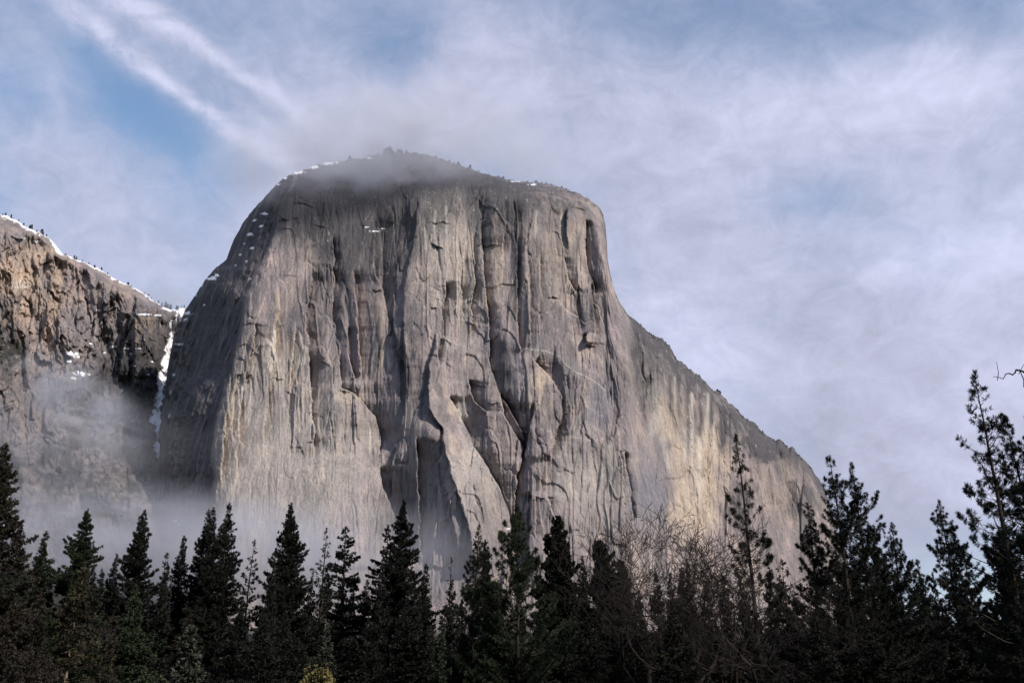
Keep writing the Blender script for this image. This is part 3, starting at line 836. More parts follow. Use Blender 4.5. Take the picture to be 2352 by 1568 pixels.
def tubes(p0, p1, r0, r1, k=4):
    """one k-sided prism per segment"""
    d = p1 - p0
    d = d / (np.linalg.norm(d, axis=1, keepdims=True) + 1e-9)
    ref = np.where(np.abs(d[:, 2:3]) > 0.9, [[1.0, 0, 0]], [[0, 0, 1.0]])
    u = np.cross(d, ref); u /= np.linalg.norm(u, axis=1, keepdims=True) + 1e-9
    v = np.cross(d, u)
    a = np.arange(k) * 2 * math.pi / k
    ring = u[:, None, :] * np.cos(a)[None, :, None] + v[:, None, :] * np.sin(a)[None, :, None]
    A = p0[:, None, :] + ring * r0[:, None, None]
    B = p1[:, None, :] + ring * r1[:, None, None]
    n = len(p0)
    V = np.concatenate([A, B], 1).reshape(-1, 3)
    base = (np.arange(n) * 2 * k)[:, None]
    i = np.arange(k); j = (i + 1) % k
    F = np.stack([base + i, base + j, base + k + j, base + k + i], -1).reshape(-1, 4)
    return V, F


def chain(pts, radii, k=7):
    """continuous tapered tube through points, closed at the tip"""
    pts = np.asarray(pts, float); n = len(pts)
    a = np.arange(k) * 2 * math.pi / k
    d = np.gradient(pts, axis=0); d /= np.linalg.norm(d, axis=1, keepdims=True) + 1e-9
    ref = np.where(np.abs(d[:, 2:3]) > 0.9, [[1.0, 0, 0]], [[0, 0, 1.0]])
    u = np.cross(d, ref); u /= np.linalg.norm(u, axis=1, keepdims=True) + 1e-9
    v = np.cross(d, u)
    V = pts[:, None, :] + (u[:, None, :] * np.cos(a)[None, :, None] + v[:, None, :] * np.sin(a)[None, :, None]) * np.asarray(radii)[:, None, None]
    i = np.arange(k); j = (i + 1) % k
    b = (np.arange(n - 1) * k)[:, None]
    F = np.stack([b + i, b + j, b + k + j, b + k + i], -1).reshape(-1, 4)
    return V.reshape(-1, 3), F


def blades(rng, P, D, n, length, width, spread):
    """n thin triangular leaf blades round each tuft point, opening about direction D"""
    m = len(P)
    P = np.repeat(P, n, 0); D = np.repeat(D, n, 0)
    r = rng.normal(size=(m * n, 3))
    r /= np.linalg.norm(r, axis=1, keepdims=True)
    d = D + r * spread
    d /= np.linalg.norm(d, axis=1, keepdims=True) + 1e-9
    s = np.cross(d, rng.normal(size=(m * n, 3)))
    s /= np.linalg.norm(s, axis=1, keepdims=True) + 1e-9
    L = (length * rng.uniform(0.6, 1.15, m * n))[:, None]
    w = width
    mid = P + d * L * 0.55
    V = np.stack([P - s * w * 0.35, mid - s * w, P + d * L, mid + s * w], 1)     # a slim kite
    return V.reshape(-1, 3), np.arange(m * n * 4).reshape(-1, 4)


def join(parts):
    V = []; F = []; o = 0
    for v, f in parts:
        V.append(v); F.append(f + o); o += len(v)
    return np.concatenate(V), np.concatenate(F)


STYLES = {
    # spacing of whorls m, boughs per whorl, start angle low/high, upturn, side spread, tuft density per m, blades, blade length, width, spread, profile power
    'fir':   dict(gap=.36, per=7, lo=-20, hi=28, up=.14, side=.24, dens=4.2, nb=8, bl=.42, bw=.058, sp=.95, pw=.95, thin=0.3, tip=.16),
    'cedar': dict(gap=.45, per=6, lo=-10, hi=40, up=.25, side=.38, dens=7.0, nb=7, bl=.50, bw=.10, sp=1.0, pw=.62, thin=0.12, tip=.25),
    'layer': dict(gap=1.15, per=6, lo=-12, hi=22, up=.05, side=.40, dens=6.0, nb=7, bl=.48, bw=.075, sp=.7, pw=.80, thin=0.1, tip=.2),
    'pine':  dict(gap=.60, per=5, lo=-12, hi=42, up=.32, side=.30, dens=1.9, nb=20, bl=.45, bw=.028, sp=1.1, pw=1.0, thin=0.25, tip=.6),
    'open':  dict(gap=.75, per=4, lo=-8, hi=42, up=.35, side=.22, dens=1.35, nb=22, bl=.5, bw=.030, sp=1.1, pw=.80, thin=0.3, tip=.9),
    'sparse': dict(gap=.7, per=4, lo=-14, hi=30, up=.10, side=.35, dens=2.4, nb=6, bl=.45, bw=.07, sp=.9, pw=.75, thin=0.25, tip=.3),
}


def conifer_meshes(seed, H, R0, style, crown0, dens=1.0, lean=0.0, top_bare=0.0, rough=1.0):
    rng = np.random.default_rng(seed)
    q = STYLES[style]
    n = 14
    zs = np.linspace(0, H, n)
    wob = rng.normal(size=(n, 2)) * 0.05
    wob[0] = 0
    ax = np.cumsum(wob, 0) + np.stack([lean * (zs / H) ** 2 * H, 0 * zs], 1)
    tr = 0.0095 * H * (1 - zs / H) ** 0.8 + 0.02
    trunk = [chain(np.column_stack([ax, zs]), tr)]

    def axis(z): return np.stack([np.interp(z, zs, ax[:, 0]), np.interp(z, zs, ax[:, 1]), z], -1)
    z0 = crown0 * H
    hs = []
    z = z0
    while z < H - 0.25:
        k = max(2, int(q['per'] * (0.6 + 0.5 * rng.random())))
        for _ in range(k): hs.append(z + rng.uniform(-.5, .5) * q['gap'])
        z += q['gap'] * rng.uniform(0.7, 1.3) * (1.0 - 0.35 * (z - z0) / (H - z0))
    hs = np.clip(np.array(hs), z0 * 0.9, H - 0.2)
    t = np.clip((hs - z0) / (H - z0), 0, 1)
    az = rng.uniform(0, 2 * math.pi, len(hs))
    # lobes: whole sides and levels of the crown grow longer or shorter
    lob = 1 + rough * 0.22 * (np.sin(az * 2 + rng.uniform(0, 6) + hs * 0.5) * 0.5 + np.sin(az + hs * 0.9 + rng.uniform(0, 6)) * 0.5) + rough * 0.07 * np.sin(hs * 1.3 + rng.uniform(0, 6))
    prof = (1 - t) ** q['pw'] * (0.55 + 0.45 * np.minimum(t / 0.12, 1)) + 0.02
    L = R0 * prof * lob * rng.uniform(0.62, 1.12, len(hs))
    L = np.maximum(L, 0.25)
    if top_bare: L = np.where(t > 1 - top_bare, L * rng.uniform(0.3, 0.8, len(hs)), L)
    drop = rng.random(len(hs)) < q['thin']
    L = np.where(drop, L * 0.5, L)
    el = np.radians(q['lo'] + (q['hi'] - q['lo']) * t ** 0.8 + rng.normal(size=len(hs)) * 7)
    B = axis(hs)
    out = np.stack([np.cos(az), np.sin(az), 0 * az], -1)
    side = np.stack([-np.sin(az), np.cos(az), 0 * az], -1)
    up = np.array([0, 0, 1.0])

    def along(i, s):
        return B[i] + out[i] * (L[i] * s * np.cos(el[i]))[:, None] + up * (L[i] * (s * np.sin(el[i]) + q['up'] * s * s * s))[:, None]
    # boughs
    ii = np.arange(len(hs))
    segs = []
    br = 0.012 + 0.013 * L
    ss = [0, .35, .7, 1.0]
    for a, b in zip(ss[:-1], ss[1:]):
        segs.append(tubes(along(ii, np.full(len(ii), a)), along(ii, np.full(len(ii), b)), br * (1 - a * .8), br * (1 - b * .8), 3))
    trunk += segs
    # tufts
    nt_ = int(dens * q['dens'] * L.sum() * (1.0 + 0.16 * R0))
    wgt = L ** 1.35
    bi = rng.choice(len(hs), nt_, p=wgt / wgt.sum())
    s = rng.uniform(0, 1, nt_) ** 0.62
    s = np.where(rng.random(nt_) < q['tip'], 1 - np.abs(rng.normal(size=nt_)) * 0.12, s)
    s = np.clip(s, 0.12, 1.03)
    off = rng.uniform(-1, 1, nt_) * q['side'] * L[bi] * (1.08 - s) ** 0.6 * np.minimum(s * 1.8, 1)
    P = along(bi, s) + side[bi] * off[:, None] + up * (rng.normal(size=nt_) * 0.06 * (0.4 + 0.2 * L[bi]))[:, None] - up * (np.abs(off) * 0.12)[:, None]
    D = out[bi] * 0.8 + side[bi] * np.sign(off)[:, None] * 0.55 + up * 0.25
    lead = axis(np.linspace(H - 0.6, H + 0.15, 6))
    P = np.concatenate([P, lead]); D = np.concatenate([D, np.tile([[0, 0, 1.0]], (6, 1))])
    crown = blades(rng, P, D, q['nb'], q['bl'], q['bw'], q['sp'])
    return join(trunk), crown


TREE_COUNT = [0]


def tree_root(name, loc, label, cat, group=None):
    o = bpy.data.objects.new(name, None)
    COL.objects.link(o)
    o.empty_display_size = 1
    o.location = loc
    tag(o, label, cat, group)
    return o


def foot(px, py, H):
    """where a tree of height H must stand for its top to be sighted at (px, py)"""
    x, y, z = ray(px, py)
    t = (H - CAMZ) / z
    return float(x * t), float(y * t), float(math.hypot(x * t, y * t))


def conifer(px, py, H, rpx, style, mat, label, crown0=0.12, name='conifer', group='conifers along the valley floor', bark=None, **kw):
    x, y, d = foot(px, py, H)
    TREE_COUNT[0] += 1
    hp = H * FPX / d
    tt = max(1 - 230.0 / hp, crown0 + 0.05)
    rw = rpx / max((1 - (tt - crown0) / (1 - crown0)) ** STYLES[style]['pw'], 0.3)
    jit = random.Random(TREE_COUNT[0] * 31)
    kw.setdefault('rough', jit.uniform(0.6, 2.1))
    kw.setdefault('lean', jit.uniform(-0.014, 0.014))
    T, Cn = conifer_meshes(1000 + TREE_COUNT[0] * 7, H, rw * d / FPX, style, crown0, **kw)
    r = tree_root(name, (x, y, 0), label, 'tree', group)
    add_obj('trunk', mesh_np('trunk', *T), bark or BARK, r)
    add_obj('crown', mesh_np('crown', *Cn, smooth=False), NEEDLE[mat], r)
    return r


G_ = 'conifers along the valley floor'
for a in [
    (20, 1023, 36, 70, 'fir', 'brown', 'broad brownish fir with drooping boughs, tallest at the left edge', dict(crown0=.1, dens=1.0)),
    (51, 1212, 26, 60, 'fir', 'brown', 'brownish fir just right of and below the tall one at the left edge', dict()),
    (113, 1225, 34, 50, 'fir', 'green', 'narrow green fir between the left edge firs and the wide green fir', dict()),
    (198, 1173, 38, 62, 'fir', 'green', 'wide green fir with feathery right side, second tall top from the left', dict(dens=1.2)),
    (267, 1276, 32, 36, 'fir', 'dark', 'short dark fir in the gap left of the broad pyramid fir', dict()),
    (331, 1175, 38, 56, 'fir', 'dark', 'broad dark pyramid fir standing alone against the grey mist', dict(dens=1.25)),
    (383, 1274, 30, 28, 'sparse', 'dark', 'thin dark fir close to the right side of the broad pyramid fir', dict(dens=1.6)),
    (425, 1234, 34, 40, 'fir', 'dark', 'dark fir with a thin pointed top left of the three close tops', dict()),
    (476, 1175, 38, 44, 'fir', 'dark', 'leftmost of three close dark fir tops against the mist', dict(dens=1.15)),
    (498, 1170, 37, 34, 'fir', 'dark', 'middle one of three close dark fir tops against the mist', dict()),
    (528, 1161, 38, 48, 'fir', 'dark', 'rightmost and tallest of three close dark fir tops against the mist', dict(dens=1.15)),
    (579, 1243, 34, 36, 'sparse', 'dark', 'open dark fir right of the three close tops, light showing through', dict(dens=1.7)),
    (671, 1159, 40, 60, 'fir', 'dark', 'tall spire shaped dark fir standing apart below the big wall', dict(dens=1.2)),
    (750, 1216, 37, 48, 'sparse', 'dark', 'thin fir with bare see-through top beside the flat layered fir', dict(dens=1.0, top_bare=.25)),
    (800, 1214, 38, 70, 'layer', 'dark', 'dark fir with separate flat layered boughs like shelves', dict(dens=.95)),
    (841, 1334, 30, 46, 'fir', 'dark', 'low dark fir between the layered fir and the tall twin fir', dict()),
    (889, 1211, 37, 56, 'layer', 'dark', 'open topped dark fir touching the left side of the tall twin fir', dict(dens=1.2)),
    (922, 1150, 41, 54, 'fir', 'dark', 'tall twin fir with a slim spire, in front of the dark rock recess', dict(dens=1.4)),
    (978, 1299, 31, 38, 'fir', 'dark', 'small blunt dark fir right of the slim spired twin fir', dict()),
    (1033, 1285, 33, 30, 'sparse', 'brown', 'thin half dead fir with a pale bare top', dict(dens=1.1, top_bare=.3)),
    (1090, 1208, 38, 50, 'pine', 'dark', 'dark pine with a crooked one-sided top', dict(dens=1.7, lean=.02)),
    (1122, 1242, 36, 46, 'fir', 'dark', 'dark fir just right of the crooked topped pine', dict()),
    (1188, 1161, 30, 84, 'pine', 'green', 'green young pine with upswept open branches, in the middle', dict(dens=1.7, crown0=.04)),
    (1278, 1188, 36, 54, 'cedar', 'dark', 'dense dark column shaped cedar right of the green young pine', dict(dens=1.25)),
    (1343, 1279, 33, 36, 'fir', 'dark', 'small dark fir between the column cedar and the rounded cedar', dict()),
    (1390, 1244, 34, 54, 'cedar', 'dark', 'rounded dense dark cedar left of the bare oaks', dict(dens=1.2)),
    (1428, 1290, 31, 46, 'cedar', 'dark', 'lower round shouldered cedar touching the bare oak twigs', dict()),
    (1571, 1308, 26, 42, 'fir', 'dark', 'dark fir standing among the bare oaks', dict(dens=1.2)),
    (1702, 1005, 36, 44, 'open', 'dark', 'tall ponderosa pine with tufted open top against the rock face', dict(dens=1.3, rough=1.4)),
    (1851, 1159, 32, 62, 'pine', 'dark', 'soft dark pine right of the tall ponderosa, before the end of the wall', dict(dens=1.5)),
    (1909, 1050, 38, 62, 'pine', 'dark', 'taller left one of a pair of pines at the right end of the wall', dict(dens=1.35)),
    (1954, 1069, 38, 70, 'pine', 'dark', 'right one of a pair of pines, open tufts against the sky', dict(dens=1.45)),
    (2047, 1205, 33, 70, 'pine', 'dark', 'dark pine with rounded tufts in the dip of the skyline', dict(dens=1.6)),
    (2105, 1290, 28, 66, 'pine', 'dark', 'low pine at the bottom of the skyline dip', dict(dens=1.6)),
    (2159, 1152, 34, 64, 'pine', 'dark', 'slim open pine left of the tallest pine', dict(dens=1.7)),
    (2211, 1268, 29, 64, 'pine', 'dark', 'low dark pine under the tallest pine', dict(dens=1.6)),
    (2236, 860, 38, 66, 'open', 'dark', 'tallest pine with a leaning open top, near the right edge', dict(dens=1.0, rough=1.3, crown0=.15)),
    (2322, 969, 33, 60, 'pine', 'dark', 'pine with tufted top between the tallest pine and the right edge', dict(dens=1.5)),
    (2372, 940, 34, 66, 'pine', 'dark', 'pine cut off by the right edge of the view', dict(dens=1.5)),
    (2300, 1215, 29, 70, 'fir', 'dark', 'dense dark fir below the tallest pine at the right', dict(dens=1.2)),
    (2010, 1240, 28, 60, 'fir', 'dark', 'dense fir under the pair of pines at the right', dict()),
    (1800, 1290, 26, 56, 'sparse', 'russet', 'reddish thin fir between the tall ponderosa and the soft pine', dict(dens=1.3)),
    (-52, 430, 34, 62, 'pine', 'dark', 'pine outside the left edge with a few needle tufts reaching in', dict(dens=.9, crown0=.1)),
    # nearer, lower trees
    (190, 1300, 15, 52, 'fir', 'olive', 'olive green young fir with a bare tan trunk at lower left', dict(crown0=.5, bark=BARK_TAN)),
    (318, 1352, 16, 76, 'fir', 'green', 'broad mid-green young fir in front of the broad pyramid fir', dict(dens=1.1)),
    (440, 1446, 10, 40, 'cedar', 'pale', 'pale grey-green young conifer at the bottom left', dict(dens=.9)),
    (759, 1440, 11, 44, 'fir', 'pale', 'faint pale young fir behind the yellow bush', dict(dens=.7)),
    (95, 1360, 15, 60, 'fir', 'brown', 'brown-olive young fir at the lower left corner', dict()),
    (250, 1420, 12, 50, 'fir', 'olive', 'short olive fir right of the bare tan trunk', dict()),
    (930, 1400, 17, 60, 'fir', 'dark', 'dark young fir in front of the tall twin fir', dict(dens=1.1)),
    (1010, 1420, 15, 40, 'fir', 'green', 'short greenish fir right of the tall twin fir, low down', dict()),
    (1130, 1350, 20, 60, 'fir', 'green', 'dim green fir left of the green young pine', dict()),
    (1420, 1330, 22, 64, 'fir', 'dark', 'dim fir in front of the rounded cedar', dict(dens=1.2)),
]:
    kw = dict(a[7])
    conifer(a[0], a[1], a[2], a[3], a[4], a[5], a[6], **kw)

# the forest behind and below: each tree its own, alike in the shade
rs = random.Random(5)
fill = []
for i in range(64):
    x = -20 + i * 38 + rs.uniform(-18, 18)
    if any(abs(x - gx_) < 22 for gx_ in (605, 1020, 1345)): continue
    fill.append((x, rs.uniform(1290, 1400), rs.uniform(26, 33), rs.uniform(28, 46), 'dark', 'dark conifer far back in the shaded forest, only its upper crown in view', 'shaded conifers at the back'))
for i in range(44):
    x = -30 + i * 56 + rs.uniform(-34, 34)
    fill.append((x, rs.uniform(1405, 1500), rs.uniform(13, 17), rs.uniform(56, 84), 'dark' if x > 500 else rs.choice(['dark', 'olive', 'brown', 'green']),
                 'young conifer in the dark mass of the forest along the bottom', 'young conifers along the bottom'))
protos = {}
for k, (x, y, H, rp, mt, lb, gp) in enumerate(fill):
    X, Y, d = foot(x, y, H)
    key = (mt, H > 20, k % 4)
    if key not in protos:
        T, Cn = conifer_meshes(5000 + k, 20.0, 20.0 * (0.19 if H > 20 else 0.24), 'fir', 0.05 if H > 20 else 0.02, dens=1.0 if H > 20 else 0.85)
        protos[key] = (mesh_np('trunk', *T), mesh_np('crown', *Cn, smooth=False))
    r = tree_root('conifer', (X, Y, 0), lb, 'tree', gp)
    s = H / 20.0
    w = (1.45 * rp * d / FPX) / (20.0 * (0.19 if H > 20 else 0.24)) 
    r.scale = (w, w, s)
    r.rotation_euler = (0, 0, rs.uniform(0, 6.28))
    add_obj('trunk', protos[key][0], BARK, r)
    add_obj('crown', protos[key][1], NEEDLE[mt], r)


# ------------------------------------------------------------------ bare broadleaf trees
def bare_tree(seed, H, spread, depth=7, lift=0.12, droop=0.0, first=3):
    rng = random.Random(seed)
    segs = []
    stack = []
    p = Vector((0, 0, 0))
    d = Vector((rng.uniform(-.05, .05), rng.uniform(-.05, .05), 1)).normalized()
    r = H * 0.021
    # trunk
    L = H * 0.16
    for i in range(3):
        q = p + d * L / 3
        segs.append((p.copy(), q.copy(), r, r * 0.93)); r *= 0.93; p = q
        d = (d + Vector((rng.uniform(-.1, .1), rng.uniform(-.1, .1), 0))).normalized()
    for k in range(first):
        a = 6.28 * k / first + rng.uniform(-.5, .5)
        dd = (d * 1.0 + Vector((math.cos(a), math.sin(a), 0)) * spread * rng.uniform(.6, 1.1)).normalized()
        stack.append((p, dd, H * 0.24, r * 0.72, 0))
    while stack:
        p, d, L, r, lv = stack.pop()
        n = 4 if lv < 3 else 3
        for i in range(n):
            q = p + d * (L / n)
            segs.append((p.copy(), q.copy(), r, r * 0.88)); r *= 0.88
            p = q
            d = (d + Vector((rng.gauss(0, .17), rng.gauss(0, .17), rng.gauss(0, .12) + lift * 0.12))).normalized()
            if lv >= 1 and lv < depth and rng.random() < 0.40:
                a = Vector((rng.gauss(0, 1), rng.gauss(0, 1), rng.gauss(0, .6) + lift)).normalized()
                stack.append((p, (d * .7 + a * .8).normalized(), L * rng.uniform(.4, .65), r * 0.55, lv + 2))
        if lv < depth:
            for k in range(2):
                a = Vector((rng.gauss(0, 1), rng.gauss(0, 1), rng.gauss(0, .5) + lift)).normalized()
                stack.append((p, (d * 0.85 + a * 0.62).normalized(), L * rng.uniform(.66, .86), r * 0.78, lv + 1))
    P0 = np.array([s[0][:] for s in segs]); P1 = np.array([s[1][:] for s in segs])
    r0 = np.maximum(np.array([s[2] for s in segs]), 0.021); r1 = np.maximum(np.array([s[3] for s in segs]), 0.019)
    thick = r0 > H * 0.0035
    return tubes(P0[thick], P1[thick], r0[thick], r1[thick], 6), tubes(P0[~thick], P1[~thick], r0[~thick], r1[~thick], 3), P1


def bare(px, py, H, seed, label, spread=0.8, name='bare_oak', group='bare trees', **kw):
    X, Y, d = foot(px, py, H)
    a, b, P1 = bare_tree(seed, H, spread, **kw)
    zt = P1[:, 2].max()
    s = H / zt
    r = tree_root(name, (X, Y, 0), label, 'tree', group)
    add_obj('trunk', mesh_np('trunk', a[0] * s, a[1]), TWIG, r)
    add_obj('crown', mesh_np('crown', b[0] * s, b[1]), NEEDLE['russet'], r)
    return r


bare(1470, 1200, 25, 11, 'bare oak with a spreading twig crown, leftmost of the bare oaks', 0.9)
bare(1548, 1168, 26, 22, 'bare oak with the highest forked twigs before the pale rock', 0.8)
bare(1625, 1190, 26, 33, 'bare oak with arching limbs left of the tall ponderosa', 0.9)
bare(1672, 1215, 24, 44, 'reddish bare oak tight against the tall ponderosa', 0.7)
bare(60, 1400, 12, 55, 'grey brown leafless bush in the lower left corner', 0.9, name='bare_bush', depth=6)
bare(1830, 1340, 18, 66, 'bare twiggy tree in the dark below the soft pine', 0.8, depth=6)
bare(600, 1380, 24, 77, 'slim bare birch in the gap left of the spire shaped fir', 0.25, depth=5)

# dead tree outside the right edge whose bare branch hangs into the sky
DY = 46.0
bx, by, bz = at_depth(2440, 900, DY)
r = tree_root('dead_tree', (float(bx), DY, 0), 'dead tree beyond the right edge, bare crooked branch against the sky', 'tree')
tp_ = [(bx + math.sin(z * .4) * .15, DY, z) for z in np.linspace(0, 24, 12)]
V, F = chain([(p[0] - bx, 0, p[2]) for p in tp_], np.linspace(.32, .05, 12))
add_obj('trunk', mesh_np('trunk', V, F), BARK, r)
org = np.array([float(bx), DY, 0])
for poly, r0, r1 in (([(2440, 925), (2400, 905), (2372, 876), (2352, 864), (2340, 859), (2323, 857), (2318, 866), (2311, 872), (2300, 870), (2291, 873), (2283, 886), (2268, 883), (2256, 884)], .07, .012),
                     ([(2352, 889), (2345, 876), (2334, 872), (2323, 866), (2316, 868)], .03, .018), ([(2291, 873), (2285, 863), (2274, 855), (2264, 850)], .02, .01),
                     ([(2440, 925), (2400, 900), (2370, 896), (2352, 889)], .05, .03), ([(2340, 859), (2336, 850), (2337, 843)], .018, .01),
                     ([(2440, 1010), (2390, 985), (2352, 958), (2343, 950), (2338, 938)], .04, .011), ([(2430, 830), (2390, 825), (2365, 815)], .04, .012)):
    P = at_depth(np.array([p[0] for p in poly]), np.array([p[1] for p in poly]), DY) - org
    P[:, 1] += np.linspace(0, -1.2, len(poly))
    V, F = chain(P, np.linspace(r0, r1, len(poly)), 5)
    add_obj('branch', mesh_np('branch', V, F), BARK, r)


rd = random.Random(8)
for k in range(16):
    z = rd.uniform(7, 23)
    a = rd.uniform(-1.9, 1.9)                    # limbs on the far side of the dead tree
    L = rd.uniform(1.5, 4.5) * (1.15 - z / 30)
    pts = [np.array([math.sin(z * .4) * .15, 0, z])]
    d = np.array([math.cos(a), math.sin(a), rd.uniform(-.1, .5)])
    for i in range(6):
        pts.append(pts[-1] + d * L / 6)
        d = d + np.array([rd.gauss(0, .25), rd.gauss(0, .25), rd.gauss(0, .2)])
    V, F = chain(pts, np.linspace(.07, .012, 7), 5)
    add_obj('branch', mesh_np('branch', V, F), BARK, r)


# ------------------------------------------------------------------ leafy shrubs
def shrub(px, py, H, rpx, mat, label, seed, nb=900, name='shrub'):
    X, Y, d = foot(px, py, H)
    rng = np.random.default_rng(seed)
    Rm = rpx * d / FPX
    a, b, P1 = bare_tree(seed, H, 1.2, depth=4, first=5)
    s = H / P1[:, 2].max() * 0.95
    c = rng.choice(len(P1), nb)
    P = P1[c] * s + rng.normal(size=(nb, 3)) * 0.16
    sxy = Rm / max(np.percentile(np.abs(P[:, :2]), 97), .1)
    P[:, :2] *= sxy
    cr = blades(rng, P, rng.normal(size=(nb, 3)) * .4 + [0, 0, .3], 4, 0.16, 0.05, 1.0)
    r = tree_root(name, (X, Y, 0), label, 'shrub')
    q = np.array([s * sxy, s * sxy, s])
    add_obj('trunk', mesh_np('trunk', *join([(a[0] * q, a[1]), (b[0] * q, b[1])])), TWIG, r)
    add_obj('crown', mesh_np('crown', *cr, smooth=False), NEEDLE[mat], r)


shrub(738, 1522, 5.4, 32, 'yellow', 'yellow leaved shrub at the bottom edge, left of centre', 301, 2600)
shrub(70, 1480, 6.0, 70, 'brown', 'brown leaved shrub in the bottom left corner', 302, 1200)

# ------------------------------------------------------------------ trees on the rims, a few metres tall and far off
def tiny_tree(seed):
    rng = np.random.default_rng(seed)
    T = chain([(0, 0, 0), (0, 0, .5), (0, 0, 1)], [.03, .02, .005], 4)
    n = 90
    z = rng.uniform(.12, 1, n)
    a = rng.uniform(0, 6.28, n)
    rr = .24 * (1 - z) ** .7 + .01
    P = np.stack([np.cos(a) * rr * .5, np.sin(a) * rr * .5, z], -1)
    D = np.stack([np.cos(a), np.sin(a), 0 * a + .1], -1)
    Bl = blades(rng, P, D, 4, .15, .03, .8)
    return mesh_np('rim_tree', *join([T, Bl]), smooth=False)


TINY = [tiny_tree(900 + i) for i in range(4)]


def on_rim(P, nb, px):
    """skyline point of a wall, seen in the direction px"""
    a = P[nb]
    t = a[:, 1] * math.cos(PITCH) + (a[:, 2] - CAMZ) * math.sin(PITCH)
    k = int(np.argmin(np.abs(CX + FPX * a[:, 0] / t - px)))
    return a[k], t[k]


def rim_trees(P, nb, lst, label, group, wide=1.0):
    rr = random.Random(77)
    for px, hpx in lst:
        p, t = on_rim(P, nb, px + rr.uniform(-4, 4))
        o = add_obj('rim_tree', TINY[rr.randrange(4)], NEEDLE['dark'])
        h = hpx * t / FPX * rr.uniform(.5, 1.2)
        o.location = (p[0], p[1] + 3, p[2] - 0.06 * h)
        o.scale = (h * wide * rr.uniform(.8, 1.5), h * wide, h)
        o.rotation_euler = (0, 0, rr.uniform(0, 6))
        tag(o, label, 'tree', group)


rim_trees(WEST_P, 4, [(2, 11), (12, 15), (20, 10), (27, 8), (39, 10), (55, 9), (64, 11), (70, 12), (84, 10), (91, 13), (99, 12), (108, 14)],
          'tiny conifer on the snowy high end of the west cliff rim', 'trees on the high end of the west rim')
rim_trees(WEST_P, 4, [(145, 9), (152, 8), (166, 10), (176, 15), (186, 9), (205, 7), (212, 8), (231, 8), (248, 9), (290, 8), (296, 10), (304, 8), (328, 9), (338, 8), (350, 12), (360, 10),
                      (368, 10), (378, 14), (386, 13), (394, 14), (403, 15), (410, 14), (418, 12), (425, 10)],
          'tiny misty conifer on the lower sloping rim toward the snow notch', 'trees on the low end of the west rim')
rim_trees(CLIFF_P, 5, [(700, 5), (745, 7), (800, 10), (812, 8), (850, 7), (872, 10), (884, 16), (893, 18), (903, 17), (915, 13), (925, 11), (938, 14), (946, 8), (1000, 6), (1015, 7), (1029, 8), (1040, 6), (1052, 8), (1060, 6),
                       (1083, 8), (1097, 6), (1106, 5), (1146, 9), (1160, 9), (1192, 6), (1206, 8), (1215, 6), (1228, 7), (1243, 8), (1256, 6), (1270, 8), (1290, 7), (1304, 9), (1311, 7), (1332, 6)],
          'tiny tree on the misty summit rim of the big granite wall', 'trees on the summit rim', 1.7)
rim_trees(CLIFF_P, 5, [(1490, 7), (1499, 5), (1527, 6), (1548, 5), (1578, 5), (1588, 4), (1646, 8), (1655, 7), (1661, 5), (1705, 6), (1755, 7), (1765, 6), (1806, 8), (1830, 5)],
          'tiny tree on the sloping right shoulder of the big granite wall', 'trees on the right shoulder', 1.6)

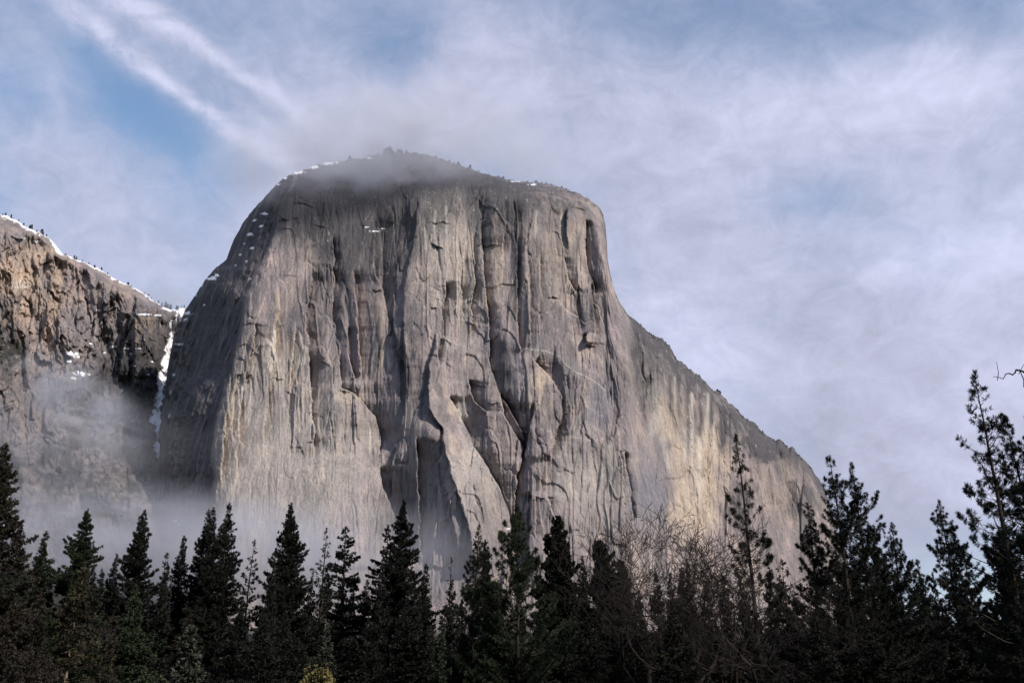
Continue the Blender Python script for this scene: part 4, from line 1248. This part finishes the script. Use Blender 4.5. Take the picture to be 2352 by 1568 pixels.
# ------------------------------------------------------------------ mist and cloud banks
def mist_mat(name, dens, scale, lo, hi, col=(0.85, 0.865, 0.95), seed=0.0, aniso=0.2):
    m = bpy.data.materials.new(name)
    m.use_nodes = True
    nt = m.node_tree
    E.nt = nt
    nt.nodes.remove(nt.nodes['Principled BSDF'])
    v = nt.nodes.new('ShaderNodeVolumePrincipled')
    v.inputs['Color'].default_value = (*col, 1)
    v.inputs['Anisotropy'].default_value = aniso
    nt.links.new(v.outputs[0], nt.nodes['Material Output'].inputs['Volume'])
    t = nt.nodes.new('ShaderNodeTexCoord')
    ln = node(nt, 'ShaderNodeVectorMath', operation='LENGTH')
    nt.links.new(t.outputs['Object'], ln.inputs[0])
    geo = nt.nodes.new('ShaderNodeNewGeometry')
    n = E(noise(nt, scaled(nt, geo.outputs['Position'], (1, 1, 1.5), loc=(seed, seed * 2, 0)), scale, 4, 0.55, 0.6))
    fall = E(ln.outputs['Value']).smooth(1.0, 0.15)
    # Map Range wants rising limits, so the falloff is turned round
    fall = 1.0 - E(ln.outputs['Value']).smooth(0.15, 0.98)
    d = n.smooth(lo, hi) * fall * dens
    nt.links.new(d.v, v.inputs['Density'])
    return m


def mist(name, label, px, py, Y, half, mat, roll=0.0):
    import bmesh
    bm = bmesh.new()
    bmesh.ops.create_icosphere(bm, subdivisions=3, radius=1.0)
    me = bpy.data.meshes.new(name)
    bm.to_mesh(me)
    bm.free()
    o = add_obj(name, me, mat)
    o.location = at_depth(px, py, Y)
    o.scale = half
    o.rotation_euler = (0, roll, 0)
    tag(o, label, 'mist', kind='stuff')
    return o


mist('mist', 'grey mist lying over the trees at the foot of the west cliff', 290, 1250, 930, (260, 110, 68),
     mist_mat('mist_low', 0.016, 0.013, 0.33, 0.62, seed=3.0))
mist('mist', 'thin pale mist along the foot of the big granite wall', 620, 1285, 960, (260, 90, 78),
     mist_mat('mist_foot', 0.014, 0.011, 0.30, 0.64, seed=11.0))
mist('mist', 'wisp of mist drifting up the face of the west cliff', 190, 935, 1240, (150, 70, 60),
     mist_mat('mist_wisp', 0.020, 0.017, 0.42, 0.64, seed=21.0), roll=R(35))
mist('cloud', 'cloud cap brushing over the summit of the granite wall', 850, 330, 1290, (330, 130, 112),
     mist_mat('cloud_cap', 0.020, 0.012, 0.36, 0.66, seed=31.0), roll=R(-8))
mist('cloud', 'faint veil of cloud over the right shoulder of the summit', 1150, 365, 1330, (240, 110, 84),
     mist_mat('cloud_veil', 0.008, 0.009, 0.34, 0.66, seed=41.0), roll=R(8))
mist('mist', 'small mist patch in the notch above the snow gully', 380, 680, 1560, (70, 60, 26),
     mist_mat('mist_notch', 0.016, 0.014, 0.3, 0.6, seed=51.0))

mist('mist', 'broad thin mist hanging over the lower slopes of the west cliff', 110, 1040, 1080, (210, 110, 95),
     mist_mat('mist_slope', 0.006, 0.008, 0.30, 0.66, seed=61.0))
